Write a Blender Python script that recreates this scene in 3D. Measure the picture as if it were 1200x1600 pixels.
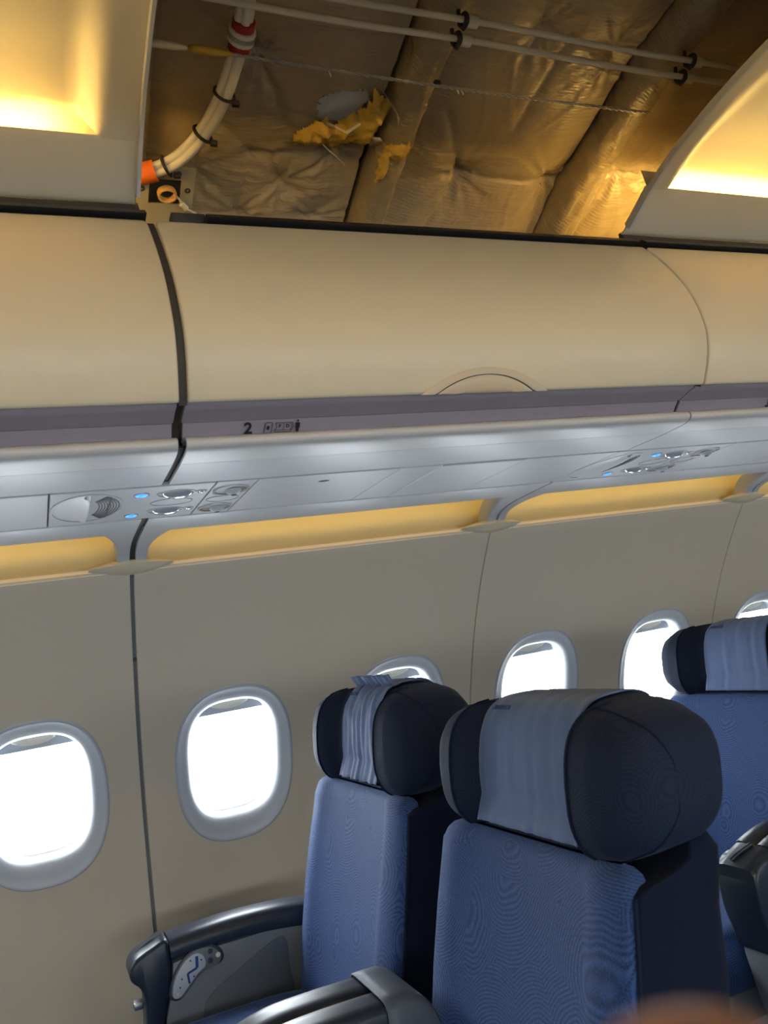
import bpy, math, random
from mathutils import Vector, Matrix, noise
random.seed(7)
D2R = math.pi/180
for o in list(bpy.data.objects): bpy.data.objects.remove(o)
scene = bpy.context.scene
C = scene.collection

# ------------------------------------------------------------------ camera
CAM = Vector((0.0, -0.744, 1.28))
YAW, PITCH, ROLL = 0.4227, 0.15, -0.1654
def cam_axes():
    ca, sa, cb, sb, cc, sc = math.cos(YAW), math.sin(YAW), math.cos(PITCH), math.sin(PITCH), math.cos(ROLL), math.sin(ROLL)
    f = Vector((sa*cb, ca*cb, sb)); r = Vector((ca, -sa, 0)); u = r.cross(f)
    return cc*r+sc*u, -sc*r+cc*u, f
CR, CU, CF = cam_axes()
cd = bpy.data.cameras.new('camera'); cam = bpy.data.objects.new('camera', cd); C.objects.link(cam)
m3 = Matrix((CR, CU, -CF)).transposed().to_4x4(); m3.translation = CAM; cam.matrix_world = m3
cd.sensor_fit = 'VERTICAL'; cd.sensor_height = 36; cd.sensor_width = 27
cd.lens = 1272/1600*36; cd.clip_start = 0.01; cd.clip_end = 200
cd.dof.use_dof = True; cd.dof.focus_distance = 1.9; cd.dof.aperture_fstop = 7.5
scene.camera = cam

# ------------------------------------------------------------------ world and exposure
world = bpy.data.worlds.new('bright_sky'); scene.world = world; world.use_nodes = True
bg = world.node_tree.nodes['Background']; bg.inputs[0].default_value = (0.90, 0.955, 1.0, 1); bg.inputs[1].default_value = 24.0
vs = scene.view_settings; vs.view_transform = 'Standard'; vs.look = 'None'; vs.exposure = 0.0; vs.gamma = 1.0; vs.use_curve_mapping = False
WARM = (1.0, 0.645, 0.175)
CEIL_LAMP, COVE_LAMP = 76.0, 20.0

# ------------------------------------------------------------------ helpers
ORG = {}
def tag(o, label=None, cat=None, group=None, kind=None):
    if label: o['label'] = label
    if cat: o['category'] = cat
    if group: o['group'] = group
    if kind: o['kind'] = kind
    return o
def empty(name, loc, label=None, cat=None, group=None, kind=None):
    o = bpy.data.objects.new(name, None); C.objects.link(o); o.location = loc; o.empty_display_size = .05
    ORG[o.name] = Vector(loc); tag(o, label, cat, group, kind); return o
def mesh(name, V, F, mat, parent=None, smooth=35, origin=None):
    org = ORG[parent.name] if parent else Vector(origin or (0, 0, 0))
    me = bpy.data.meshes.new(name); me.from_pydata([tuple(Vector(v)-org) for v in V], [], F); me.update()
    if smooth:
        me.shade_smooth()
        if smooth < 180: me.set_sharp_from_angle(angle=smooth*D2R)
    for m in (mat if isinstance(mat, (list, tuple)) else [mat]): me.materials.append(m)
    o = bpy.data.objects.new(name, me); C.objects.link(o)
    if parent: o.parent = parent
    else: o.location = org
    ORG[o.name] = org
    return o
def copy_tree(o, parent=None):
    c = o.copy(); C.objects.link(c); c.parent = parent
    for ch in list(o.children): copy_tree(ch, c)
    return c
class G:
    "collects geometry for one mesh"
    def __init__(s): s.V = []; s.F = []
    def add(s, V, F):
        n = len(s.V); s.V += [tuple(v) for v in V]; s.F += [tuple(i+n for i in f) for f in F]; return s
    def build(s, name, mat, parent=None, smooth=35, origin=None): return mesh(name, s.V, s.F, mat, parent, smooth, origin)
def grid(rows, closed_u=False, closed_v=False, caps=False):
    "rows: list of equal-length point lists"
    n, m = len(rows), len(rows[0]); V = [p for r in rows for p in r]; F = []
    for i in range(n if closed_v else n-1):
        for j in range(m if closed_u else m-1):
            a = i*m+j; b = i*m+(j+1) % m; i2 = (i+1) % n
            F.append((a, b, i2*m+(j+1) % m, i2*m+j))
    if caps: F += [tuple(range(m))[::-1], tuple(range((n-1)*m, n*m))]
    return V, F
def prism_x(poly, x0, x1, nx=1, bev=0.0):
    "closed (y,z) polygon swept along x, ends slightly chamfered"
    cy = sum(p[0] for p in poly)/len(poly); cz = sum(p[1] for p in poly)/len(poly)
    xs = [(x0+(x1-x0)*i/nx, 0) for i in range(nx+1)]
    return grid([[(x, y, z) for y, z in poly] for x, _ in xs], closed_u=True, caps=True)
def offset(pl, d):
    "offset an open polyline sideways by d (left of travel)"
    out = []
    for i, p in enumerate(pl):
        a = pl[max(0, i-1)]; b = pl[min(len(pl)-1, i+1)]
        tx, ty = b[0]-a[0], b[1]-a[1]; L = math.hypot(tx, ty) or 1
        out.append((p[0]-ty/L*d, p[1]+tx/L*d))
    return out
def cat(pts, n=6):
    "Catmull-Rom through points of any dimension"
    P = [Vector(p) for p in pts]; out = []
    for i in range(len(P)-1):
        p0 = P[max(0, i-1)]; p1 = P[i]; p2 = P[i+1]; p3 = P[min(len(P)-1, i+2)]
        for k in range(n):
            t = k/n
            out.append(.5*((2*p1)+(p2-p0)*t+(2*p0-5*p1+4*p2-p3)*t*t+(3*p1-p0-3*p2+p3)*t**3))
    out.append(P[-1]); return out
def shell_x(pl, th, x0, x1, nx=1): return prism_x(list(pl)+offset(pl, th)[::-1], x0, x1, nx)
def tube(path, r, n=8, caps=True):
    P = [Vector(p) for p in path]; rows = []; ref = None
    for i, p in enumerate(P):
        t = (P[min(i+1, len(P)-1)]-P[max(i-1, 0)]).normalized()
        if ref is None: ref = t.orthogonal().normalized()
        ref = (ref-t*ref.dot(t)).normalized(); b = t.cross(ref)
        rr = r[i] if isinstance(r, (list, tuple)) else r
        rows.append([p+ref*math.cos(2*math.pi*k/n)*rr+b*math.sin(2*math.pi*k/n)*rr for k in range(n)])
    return grid(rows, closed_u=True, caps=caps)
def loop_tube(path, r, n=6):
    P = [Vector(p) for p in path]; rows = []; N = len(P); ref = None
    for i, p in enumerate(P):
        t = (P[(i+1) % N]-P[i-1]).normalized()
        if ref is None: ref = t.orthogonal().normalized()
        ref = (ref-t*ref.dot(t)).normalized(); b = t.cross(ref)
        rows.append([p+ref*math.cos(2*math.pi*k/n)*r+b*math.sin(2*math.pi*k/n)*r for k in range(n)])
    return grid(rows, closed_u=True, closed_v=True)
def box(x0, x1, y0, y1, z0, z1, b=0.0):
    if b <= 0:
        V = [(x, y, z) for x in (x0, x1) for y in (y0, y1) for z in (z0, z1)]
        return V, [(0, 1, 3, 2), (4, 6, 7, 5), (0, 4, 5, 1), (2, 3, 7, 6), (0, 2, 6, 4), (1, 5, 7, 3)]
    rows = []
    for z, i in ((z0, b), (z0+b*.3, b*.3), (z0+b, 0), (z1-b, 0), (z1-b*.3, b*.3), (z1, b)):
        r = []
        for cx, cy, a0 in ((x1-b, y1-b, 0), (x0+b, y1-b, 90), (x0+b, y0+b, 180), (x1-b, y0+b, 270)):
            for a in (0, 30, 60, 90):
                t = (a0+a)*D2R; rr = b-i
                r.append((cx+math.cos(t)*max(rr, 1e-5), cy+math.sin(t)*max(rr, 1e-5), z))
        rows.append(r)
    return grid(rows, closed_u=True, caps=True)
def sgp(v, p): return math.copysign(abs(v)**p, v)
def sstep(a, b, x):
    t = min(1, max(0, (x-a)/(b-a))); return t*t*(3-2*t)
def lerp_tab(tab, x):
    if x <= tab[0][0]: return tab[0][1]
    for (a, fa), (b, fb) in zip(tab, tab[1:]):
        if x <= b: return fa+(fb-fa)*(x-a)/(b-a)
    return tab[-1][1]
def dome(c, ax, ay, h, n=24, k=5, down=True):
    "elliptic dome hanging under a horizontal plate"
    rows = []
    for i in range(k):
        t = i/k*math.pi/2
        rows.append([(c[0]+ax*math.cos(t)*math.cos(2*math.pi*j/n), c[1]+ay*math.cos(t)*math.sin(2*math.pi*j/n), c[2]-h*math.sin(t)) for j in range(n)])
    V, F = grid(rows, closed_u=True); V = list(V); V.append((c[0], c[1], c[2]-h)); b = (k-1)*n
    F = list(F)+[(b+j, b+(j+1) % n, len(V)-1) for j in range(n)]
    return V, F
def ring_flat(c, ax, ay, w, h, n=28):
    "flat oval ring under a plate, with depth h"
    rows = []
    for s, z in ((1, 0), (1, -h), (1-w/min(ax, ay), -h), (1-w/min(ax, ay), 0)):
        rows.append([(c[0]+ax*s*math.cos(2*math.pi*j/n), c[1]+ay*s*math.sin(2*math.pi*j/n), c[2]+z) for j in range(n)])
    return grid(rows, closed_u=True)
def text_mesh(s, size, O, U, Vv, depth=.0004):
    cu = bpy.data.curves.new('lettering', 'FONT'); cu.body = s; cu.size = size; cu.extrude = depth; cu.align_x = 'CENTER'; cu.align_y = 'CENTER'; cu.offset = size*.022
    ob = bpy.data.objects.new('lettering', cu); C.objects.link(ob)
    dg = bpy.context.evaluated_depsgraph_get(); me = bpy.data.meshes.new_from_object(ob.evaluated_get(dg))
    bpy.data.objects.remove(ob)
    U = Vector(U).normalized(); W = Vector(Vv).normalized(); N = U.cross(W); O = Vector(O)
    V = [O+U*v.co.x+W*v.co.y+N*v.co.z for v in me.vertices]; F = [tuple(p.vertices) for p in me.polygons]
    bpy.data.meshes.remove(me); return V, F
def fbm(p, s, o=3):
    return noise.fractal(Vector(p)*s, 1.0, 2.0, o)

# ------------------------------------------------------------------ materials
def pmat(name, col, rough=.5, metal=0.0, bump=0.0, bscale=200, var=0.0, vscale=8, spec=.5, sheen=0.0, coat=0.0, emit=None, estr=0):
    m = bpy.data.materials.new(name); m.use_nodes = True; nt = m.node_tree; N = nt.nodes; L = nt.links
    b = N['Principled BSDF']
    b.inputs['Base Color'].default_value = (*col, 1); b.inputs['Roughness'].default_value = rough; b.inputs['Metallic'].default_value = metal
    b.inputs['Specular IOR Level'].default_value = spec; b.inputs['Sheen Weight'].default_value = sheen; b.inputs['Coat Weight'].default_value = coat
    if emit: b.inputs['Emission Color'].default_value = (*emit, 1); b.inputs['Emission Strength'].default_value = estr
    tc = N.new('ShaderNodeTexCoord')
    if var:
        n = N.new('ShaderNodeTexNoise'); n.inputs['Scale'].default_value = vscale; n.inputs['Detail'].default_value = 4
        L.new(tc.outputs['Object'], n.inputs['Vector'])
        mx = N.new('ShaderNodeMix'); mx.data_type = 'RGBA'
        mx.inputs[6].default_value = (*[c*(1-var) for c in col], 1); mx.inputs[7].default_value = (*[min(1, c*(1+var)) for c in col], 1)
        L.new(n.outputs['Fac'], mx.inputs[0]); L.new(mx.outputs[2], b.inputs['Base Color'])
    if bump:
        n = N.new('ShaderNodeTexNoise'); n.inputs['Scale'].default_value = bscale; n.inputs['Detail'].default_value = 2
        L.new(tc.outputs['Object'], n.inputs['Vector'])
        bp = N.new('ShaderNodeBump'); bp.inputs['Strength'].default_value = bump; bp.inputs['Distance'].default_value = .001
        L.new(n.outputs['Fac'], bp.inputs['Height']); L.new(bp.outputs['Normal'], b.inputs['Normal'])
    return m
def fabric(name, c1, c2, cell=9.0, line=.005, sheen=.35, rough=.8):
    "woven upholstery with fingerprint-like rings"
    m = bpy.data.materials.new(name); m.use_nodes = True; nt = m.node_tree; N = nt.nodes; L = nt.links; b = N['Principled BSDF']
    tc = N.new('ShaderNodeTexCoord'); vo = N.new('ShaderNodeTexVoronoi'); vo.inputs['Scale'].default_value = cell; vo.inputs['Randomness'].default_value = 1
    nz = N.new('ShaderNodeTexNoise'); nz.inputs['Scale'].default_value = 7; L.new(tc.outputs['Object'], nz.inputs['Vector'])
    mv = N.new('ShaderNodeMix'); mv.data_type = 'VECTOR'; mv.inputs[0].default_value = .03
    L.new(tc.outputs['Object'], mv.inputs[4]); L.new(nz.outputs['Color'], mv.inputs[5]); L.new(mv.outputs[1], vo.inputs['Vector'])
    mu = N.new('ShaderNodeMath'); mu.operation = 'MULTIPLY'; mu.inputs[1].default_value = 6.2832/(cell*line); L.new(vo.outputs['Distance'], mu.inputs[0])
    sn = N.new('ShaderNodeMath'); sn.operation = 'SINE'; L.new(mu.outputs[0], sn.inputs[0])
    n2 = N.new('ShaderNodeTexNoise'); n2.inputs['Scale'].default_value = 420; n2.inputs['Detail'].default_value = 1; L.new(tc.outputs['Object'], n2.inputs['Vector'])
    ad = N.new('ShaderNodeMath'); ad.operation = 'MULTIPLY_ADD'; ad.inputs[1].default_value = .18; L.new(sn.outputs[0], ad.inputs[0])
    ml = N.new('ShaderNodeMath'); ml.operation = 'MULTIPLY'; ml.inputs[1].default_value = .9; L.new(n2.outputs['Fac'], ml.inputs[0]); L.new(ml.outputs[0], ad.inputs[2])
    mx = N.new('ShaderNodeMix'); mx.data_type = 'RGBA'; mx.inputs[6].default_value = (*c1, 1); mx.inputs[7].default_value = (*c2, 1); mx.clamp_factor = True
    L.new(ad.outputs[0], mx.inputs[0]); L.new(mx.outputs[2], b.inputs['Base Color'])
    bp = N.new('ShaderNodeBump'); bp.inputs['Strength'].default_value = .55; bp.inputs['Distance'].default_value = .0012
    L.new(ad.outputs[0], bp.inputs['Height']); L.new(bp.outputs['Normal'], b.inputs['Normal'])
    b.inputs['Roughness'].default_value = rough; b.inputs['Sheen Weight'].default_value = sheen; b.inputs['Sheen Roughness'].default_value = .4
    b.inputs['Sheen Tint'].default_value = (.5, .65, 1, 1); b.inputs['Specular IOR Level'].default_value = .25
    return m
def film(name, col, col2):
    "brown plastic blanket film with fine ribbed scrim"
    m = bpy.data.materials.new(name); m.use_nodes = True; nt = m.node_tree; N = nt.nodes; L = nt.links; b = N['Principled BSDF']
    tc = N.new('ShaderNodeTexCoord'); n = N.new('ShaderNodeTexNoise'); n.inputs['Scale'].default_value = 6; n.inputs['Detail'].default_value = 6
    L.new(tc.outputs['Object'], n.inputs['Vector'])
    mx = N.new('ShaderNodeMix'); mx.data_type = 'RGBA'; mx.inputs[6].default_value = (*col, 1); mx.inputs[7].default_value = (*col2, 1)
    L.new(n.outputs['Fac'], mx.inputs[0]); L.new(mx.outputs[2], b.inputs['Base Color'])
    w = N.new('ShaderNodeTexWave'); w.wave_type = 'BANDS'; w.bands_direction = 'Y'; w.inputs['Scale'].default_value = 42; w.inputs['Distortion'].default_value = 1.5
    w.inputs['Detail'].default_value = 1; L.new(tc.outputs['Object'], w.inputs['Vector'])
    n3 = N.new('ShaderNodeTexNoise'); n3.inputs['Scale'].default_value = 60; n3.inputs['Detail'].default_value = 3; L.new(tc.outputs['Object'], n3.inputs['Vector'])
    rd = N.new('ShaderNodeTexNoise'); rd.noise_type = 'RIDGED_MULTIFRACTAL'; rd.inputs['Scale'].default_value = 9; rd.inputs['Detail'].default_value = 4; rd.inputs['Distortion'].default_value = .6; L.new(tc.outputs['Object'], rd.inputs['Vector'])
    a0 = N.new('ShaderNodeMath'); a0.operation = 'MULTIPLY_ADD'; a0.inputs[1].default_value = .9; L.new(rd.outputs['Fac'], a0.inputs[0]); L.new(n3.outputs['Fac'], a0.inputs[2])
    ad = N.new('ShaderNodeMath'); ad.operation = 'MULTIPLY_ADD'; ad.inputs[1].default_value = .28; L.new(w.outputs['Fac'], ad.inputs[0]); L.new(a0.outputs[0], ad.inputs[2])
    bp = N.new('ShaderNodeBump'); bp.inputs['Strength'].default_value = .55; bp.inputs['Distance'].default_value = .003
    L.new(ad.outputs[0], bp.inputs['Height']); L.new(bp.outputs['Normal'], b.inputs['Normal'])
    b.inputs['Roughness'].default_value = .33; b.inputs['Specular IOR Level'].default_value = .6
    return m
M = {}
M['wall'] = pmat('sidewall_plastic', (.61, .54, .425), .42, bump=.12, bscale=500)
M['bezel'] = pmat('window_bezel_plastic', (.45, .48, .515), .42)
M['reveal'] = pmat('window_reveal', (.42, .44, .44), .4)
M['seal'] = pmat('dark_seal', (.16, .17, .18), .6)
M['shade'] = pmat('window_shade', (.42, .45, .50), .5)
M['cream'] = pmat('cream_plastic', (.74, .70, .60), .4)
M['door'] = pmat('bin_door_plastic', (.72, .625, .435), .40, bump=.1, bscale=500)
M['handle'] = pmat('bin_handle_plastic', (.60, .50, .34), .42)
M['ceil'] = pmat('ceiling_plastic', (.71, .63, .47), .45)
M['purple'] = pmat('grip_strip_plastic', (.36, .315, .35), .42, var=.05, vscale=40)
M['lip'] = pmat('bin_lip_plastic', (.58, .575, .56), .40, bump=.15, bscale=700)
M['silver'] = pmat('silver_plastic', (.50, .52, .545), .42, bump=.15, bscale=700)
M['psu'] = pmat('service_panel_plastic', (.48, .50, .525), .42, bump=.08, bscale=700)
M['gap'] = pmat('dark_gap', (.055, .05, .045), .7)
M['body'] = pmat('bin_body', (.16, .13, .10), .7)
M['black'] = pmat('black_ink', (.02, .02, .022), .5)
M['slot'] = pmat('dark_slot', (.06, .065, .07), .6)
M['blue_led'] = pmat('blue_light', (.02, .2, .9), .4, emit=(.02, .27, 1.0), estr=1.6)
M['chrome'] = pmat('clear_lens', (.75, .77, .8), .12, metal=.6)
M['nozzle'] = pmat('nozzle_ring', (.10, .105, .11), .35)
M['cove'] = pmat('cove_reflector', (.60, .515, .27), .5)
M['lit_edge'] = pmat('painted_lit_edge', (.93, .88, .72), .4)  # whiter than the cove, so the bright lit line is in the colour
M['lamp'] = pmat('warm_light_tube', (1, .9, .7), .4, emit=WARM, estr=CEIL_LAMP)
M['covelamp'] = pmat('warm_cove_tube', (1, .9, .7), .4, emit=WARM, estr=COVE_LAMP)
M['film'] = film('insulation_film', (.335, .265, .165), (.46, .375, .245))
M['film2'] = film('insulation_frame_film', (.26, .205, .12), (.39, .315, .19))
M['fiber'] = pmat('fiberglass_wool', (.66, .42, .07), .9, bump=.9, bscale=160, var=.35, vscale=60)
M['foil'] = pmat('silver_scrim', (.95, .95, .95), .35, metal=0.0, bump=.3, bscale=300)
M['rag'] = pmat('torn_film', (.60, .55, .42), .4)
M['pipe'] = pmat('white_tube', (.62, .58, .46), .5)
M['cablew'] = pmat('white_sleeve', (.74, .70, .60), .45, var=.08, vscale=60)
M['tie'] = pmat('black_tie', (.02, .015, .02), .5)
M['red'] = pmat('red_tape', (.34, .02, .015), .5)
M['orange'] = pmat('orange_tape', (.75, .16, .02), .5)
M['steel'] = pmat('steel_wire', (.42, .42, .40), .4, metal=.8)
M['yellow'] = pmat('yellow_sleeve', (.55, .36, .06), .5)
M['bracket'] = pmat('primer_bracket', (.35, .32, .23), .5)
M['copper'] = pmat('copper_coil', (.62, .36, .10), .4, var=.2, vscale=200)
M['skin_out'] = pmat('dark_structure', (.05, .045, .03), .8)
M['fab'] = fabric('navy_ring_fabric', (.006, .019, .072), (.060, .125, .325), cell=6.0, line=.0046, sheen=.24)
M['fab_dark'] = fabric('headrest_fabric', (.004, .008, .024), (.013, .023, .052), cell=10, line=.004, sheen=.06)
M['fab_back'] = pmat('navy_back_cover', (.006, .010, .026), .9, bump=.4, bscale=300, sheen=.03, spec=.12)
M['piping'] = pmat('seat_piping', (.008, .014, .035), .8, spec=.15)
M['cloth'] = pmat('blue_headrest_cloth', (.085, .140, .285), .75, bump=.25, bscale=900, var=.08, vscale=30, sheen=.2, spec=.3)
M['cloth_print'] = pmat('cloth_print', (.045, .08, .18), .8)
M['arm'] = pmat('black_armrest', (.016, .025, .044), .36, bump=.05, bscale=60, spec=.42)
M['armgrey'] = pmat('grey_armrest_panel', (.21, .235, .265), .5)
M['pocket'] = pmat('dark_grey_panel', (.12, .15, .18), .5)
M['strap'] = pmat('grey_strap', (.085, .105, .14), .55, bump=.3, bscale=400)
M['ctrl'] = pmat('control_face', (.55, .60, .66), .4)
M['ctrl_dark'] = pmat('control_bezel', (.035, .045, .07), .45)
M['ctrl_mid'] = pmat('control_plate', (.17, .185, .20), .45)
M['icon'] = pmat('blue_icon', (.02, .07, .28), .5)
M['metal'] = pmat('seat_metal', (.35, .36, .38), .35, metal=.9)
M['carpet'] = pmat('blue_grey_carpet', (.10, .11, .14), .95, bump=.8, bscale=500, var=.25, vscale=60)
M['bulk'] = pmat('bulkhead_plastic', (.62, .60, .56), .5)
M['skin'] = pmat('skin', (.40, .155, .055), .5, var=.12, vscale=60)
M['nail'] = pmat('nail', (.60, .34, .24), .3)
g = bpy.data.materials.new('window_glass'); g.use_nodes = True; nt = g.node_tree; nt.nodes.clear()
out = nt.nodes.new('ShaderNodeOutputMaterial'); tr = nt.nodes.new('ShaderNodeBsdfTransparent'); gl = nt.nodes.new('ShaderNodeBsdfGlossy'); ms = nt.nodes.new('ShaderNodeMixShader')
tr.inputs[0].default_value = (.97, .985, 1, 1); gl.inputs['Roughness'].default_value = .03; ms.inputs[0].default_value = .05
nt.links.new(tr.outputs[0], ms.inputs[1]); nt.links.new(gl.outputs[0], ms.inputs[2]); nt.links.new(ms.outputs[0], out.inputs[0]); M['glass'] = g

# ------------------------------------------------------------------ cabin frame of reference
P = .5334; XW0 = -.0234; PP = 2*P; X1 = XW0+.5*P; X2 = X1+PP
CZ, RW = .311, 1.868                   # sidewall circle
SZ, SR = .45, 2.02                     # insulation circle
A0 = 21.44*D2R                         # window centre angle
HX, HS = .174, .243                    # bezel half sizes
def wall_pt(x, s, d=0.0):
    "point on sidewall; s = arc length from window centre, d = outward depth"
    a = A0+s/RW; r = RW+d
    return (x, r*math.cos(a), CZ+r*math.sin(a))
S_TOP = (math.asin((1.545-CZ)/RW)-A0)*RW
S_BOT = (math.asin((0.0-CZ)/RW)-A0)*RW

# ------------------------------------------------------------------ setting: floor, hull, bulkheads
XF, XA = X1-3*PP, X1+4*PP
tag(mesh('floor', *box(XF, XA, -1.87, 1.87, -.05, 0), M['carpet']), kind='structure')
arc = [(SR+.05, a) for a in range(24, 157, 3)]
tag(mesh('ceiling_shell', *shell_x([((SR+.05)*math.cos(a*D2R), SZ+(SR+.05)*math.sin(a*D2R)) for _, a in arc], -.02, XF-.05, XA+.05), M['skin_out']), kind='structure')
for s in (1, -1):  # unseen plates added between sidewall and hull to keep sky light out
    pl = [(s*1.52, 1.33), (s*1.93, 1.31)]
    tag(mesh('leak_block_1' if s > 0 else 'leak_block_2', *prism_x([(s*1.569, 1.335), (s*1.93, 1.335), (s*1.93, 1.325), (s*1.572, 1.325)], XF-.05, XA+.05), M['skin_out']), kind='structure')
for nm, x in (('wall_front', XF-.06), ('wall_rear', XA)):
    tag(mesh(nm, *prism_x([(2.0*math.cos(a*D2R)*1.04, .45+2.1*math.sin(a*D2R)) for a in range(-20, 201, 5)], x, x+.06), M['bulk']), kind='structure')

# ------------------------------------------------------------------ sidewall panels with window openings
def sel(t, hx, hs, n):
    return hx*sgp(math.cos(t), 2/n), hs*sgp(math.sin(t), 2/n)
def sidewall_panel(x0, x1, gl, gr):
    Vs, Fs, idx = [], [], {}
    def vid(x, s, d=0.0):
        k = (round(x, 5), round(s, 5), round(d, 5))
        if k not in idx: idx[k] = len(Vs); Vs.append(wall_pt(x, s, d))
        return idx[k]
    NS, NX, NV = .34, 16, 22
    xm = (x0+x1)/2
    for c, xa, xb in ((x0+P/2, x0+gl, xm), (x1-P/2, xm, x1-gr)):
        per = []
        for i in range(NX): per.append((xa+(xb-xa)*i/NX, -NS))
        for i in range(NV): per.append((xb, -NS+2*NS*i/NV))
        for i in range(NX): per.append((xb+(xa-xb)*i/NX, NS))
        for i in range(NV): per.append((xa, NS-2*NS*i/NV))
        rings = []
        for k in range(8):
            f = k/7; ring = []
            for (px, ps) in per:
                t = math.atan2(ps/HS, (px-c)/HX); ox, os_ = sel(t, HX, HS, 2.5)
                ring.append(vid(c+ox+(px-c-ox)*f**1.3, os_+(ps-os_)*f**1.3))
            rings.append(ring)
        n = len(per)
        for k in range(7):
            for i in range(n): Fs.append((rings[k][i], rings[k][(i+1) % n], rings[k+1][(i+1) % n], rings[k+1][i]))
        for sa, sb, ns in ((NS, S_TOP, 8), (S_BOT, -NS, 16)):
            for j in range(ns):
                for i in range(NX):
                    q = [(xa+(xb-xa)*i/NX, sa+(sb-sa)*j/ns), (xa+(xb-xa)*(i+1)/NX, sa+(sb-sa)*j/ns), (xa+(xb-xa)*(i+1)/NX, sa+(sb-sa)*(j+1)/ns), (xa+(xb-xa)*i/NX, sa+(sb-sa)*(j+1)/ns)]
                    Fs.append(tuple(vid(*p) for p in q))
    # rolled edges into the joints and along the top
    ss = [S_BOT+(-NS-S_BOT)*j/16 for j in range(16)]+[-NS+2*NS*i/NV for i in range(NV)]+[NS+(S_TOP-NS)*j/8 for j in range(9)]
    for xe, sg in ((x0+gl, 1), (x1-gr, -1)):
        for a, b in zip(ss, ss[1:]):
            prof = ((0, 0), (-.0012, .0012), (-.0018, .004), (-.0018, .02))
            for (e0, d0), (e1, d1) in zip(prof, prof[1:]):
                f = (vid(xe+sg*e0, a, d0), vid(xe+sg*e0, b, d0), vid(xe+sg*e1, b, d1), vid(xe+sg*e1, a, d1))
                Fs.append(f if sg < 0 else f[::-1])
    xs = sorted({round(k[0], 5) for k in idx if abs(k[1]-S_TOP) < 1e-4 and k[2] == 0})
    prof = ((S_TOP, 0), (S_TOP+.004, .002), (S_TOP+.006, .006), (S_TOP+.006, .03))
    for a, b in zip(xs, xs[1:]):
        for (s0, d0), (s1, d1) in zip(prof, prof[1:]): Fs.append((vid(a, s0, d0), vid(b, s0, d0), vid(b, s1, d1), vid(a, s1, d1)))
    return Vs, Fs
wr = empty('wall_right', (0, 1.8, 0), kind='structure'); wl = empty('wall_left', (0, -1.8, 0), kind='structure')
def jgap(n): return .0065 if n == 0 else .0028
for n in range(-3, 4):
    V, F = sidewall_panel(X1+n*PP, X1+(n+1)*PP, jgap(n), jgap(n+1))
    p = mesh('panel', V, F, M['wall'], wr, smooth=40)
    mesh('panel', [(x, -y, z) for x, y, z in V], [f[::-1] for f in F], M['wall'], wl, smooth=40)
for n in range(-3, 5):       # dark backing strip behind each joint
    x = X1+n*PP; rows = [[wall_pt(x-.03, s, .008), wall_pt(x+.03, s, .008)] for s in [S_BOT+(S_TOP-S_BOT)*i/30 for i in range(31)]]
    V, F = grid(rows); mesh('joint_strip', V, F, M['seal'], wr); mesh('joint_strip', [(a, -b, c) for a, b, c in V], F, M['seal'], wl)

# ------------------------------------------------------------------ windows
def oval_rows(spec, cx, n=72):
    rows = []
    for hx, hs, e, d, so in spec:
        rows.append([wall_pt(cx+sel(2*math.pi*j/n, hx, hs, e)[0], so+sel(2*math.pi*j/n, hx, hs, e)[1], d) for j in range(n)])
    return rows
def make_window(full=True):
    w = empty('window_1', (0, 1.74, 1.0), kind='structure')
    fr = [(HX+.003, HS+.003, 2.5, .004, 0), (HX+.001, HS+.001, 2.5, -.0025, 0), (HX-.003, HS-.003, 2.5, -.0035, 0), (HX-.008, HS-.009, 2.52, -.001, 0),
          (HX-.016, HS-.018, 2.55, .003, 0), (HX-.026, HS-.032, 2.65, .0065, .001), (HX-.035, HS-.046, 2.8, .010, .002), (HX-.042, HS-.056, 2.9, .0155, .003),
          (HX-.0465, HS-.063, 3.0, .024, .003), (HX-.049, HS-.066, 3.0, .036, .003), (HX-.050, HS-.067, 3.0, .054, .003)]
    V, F = grid(oval_rows(fr, 0), closed_u=True); mesh('window_frame', V, F, M['bezel'], w, smooth=60)
    V, F = grid(oval_rows([(.125, .177, 3, .050, .003), (.125, .177, 3, .058, .003)], 0), closed_u=True); mesh('seal', V, F, M['seal'], w)
    V, F = grid(oval_rows([(.1245, .1765, 3, .056, .003), (.120, .171, 3.1, .061, .002), (.116, .166, 3.2, .074, 0), (.114, .164, 3.2, .082, 0), (.140, .195, 3.2, .086, 0)], 0), closed_u=True)
    mesh('reveal', V, F, M['reveal'], w, smooth=60)
    # outer pane
    n = 40; ring = oval_rows([(.117, .167, 3.2, .076, 0)], 0, n)[0]; c = wall_pt(0, 0, .076)
    mesh('pane', ring+[c], [(j, (j+1) % n, n) for j in range(n)], M['glass'], w)
    # closing collar behind the panel
    V, F = grid(oval_rows([(HX+.002, HS+.002, 2.5, .003, 0), (HX+.002, HS+.002, 2.5, .05, 0), (.13, .185, 3, .056, 0)], 0), closed_u=True); mesh('collar', V, F, M['seal'], w)
    rows = [[wall_pt(x, s, .060) for x in [-.125+.25*i/16 for i in range(17)]] for s in (.128, .129, .15, .19)]
    rows2 = [[wall_pt(x, .128, .064) for x in [-.125+.25*i/16 for i in range(17)]]]+rows
    V, F = grid(rows2); sh = mesh('shade', V, F, M['shade'], w)
    hr = []
    for i in range(21):
        u = -1+2*i/20; top = .168; bot = top-.024*(1-u*u)**.6
        hr.append([wall_pt(.062*u, top, .059), wall_pt(.062*u, top-(top-bot)*.5, .051), wall_pt(.062*u, bot, .053), wall_pt(.062*u, bot, .060)])
    V, F = grid(hr); mesh('shade_handle', V, F, M['cream'], sh, smooth=60)
    return w
win = make_window(); count = 1
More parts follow.
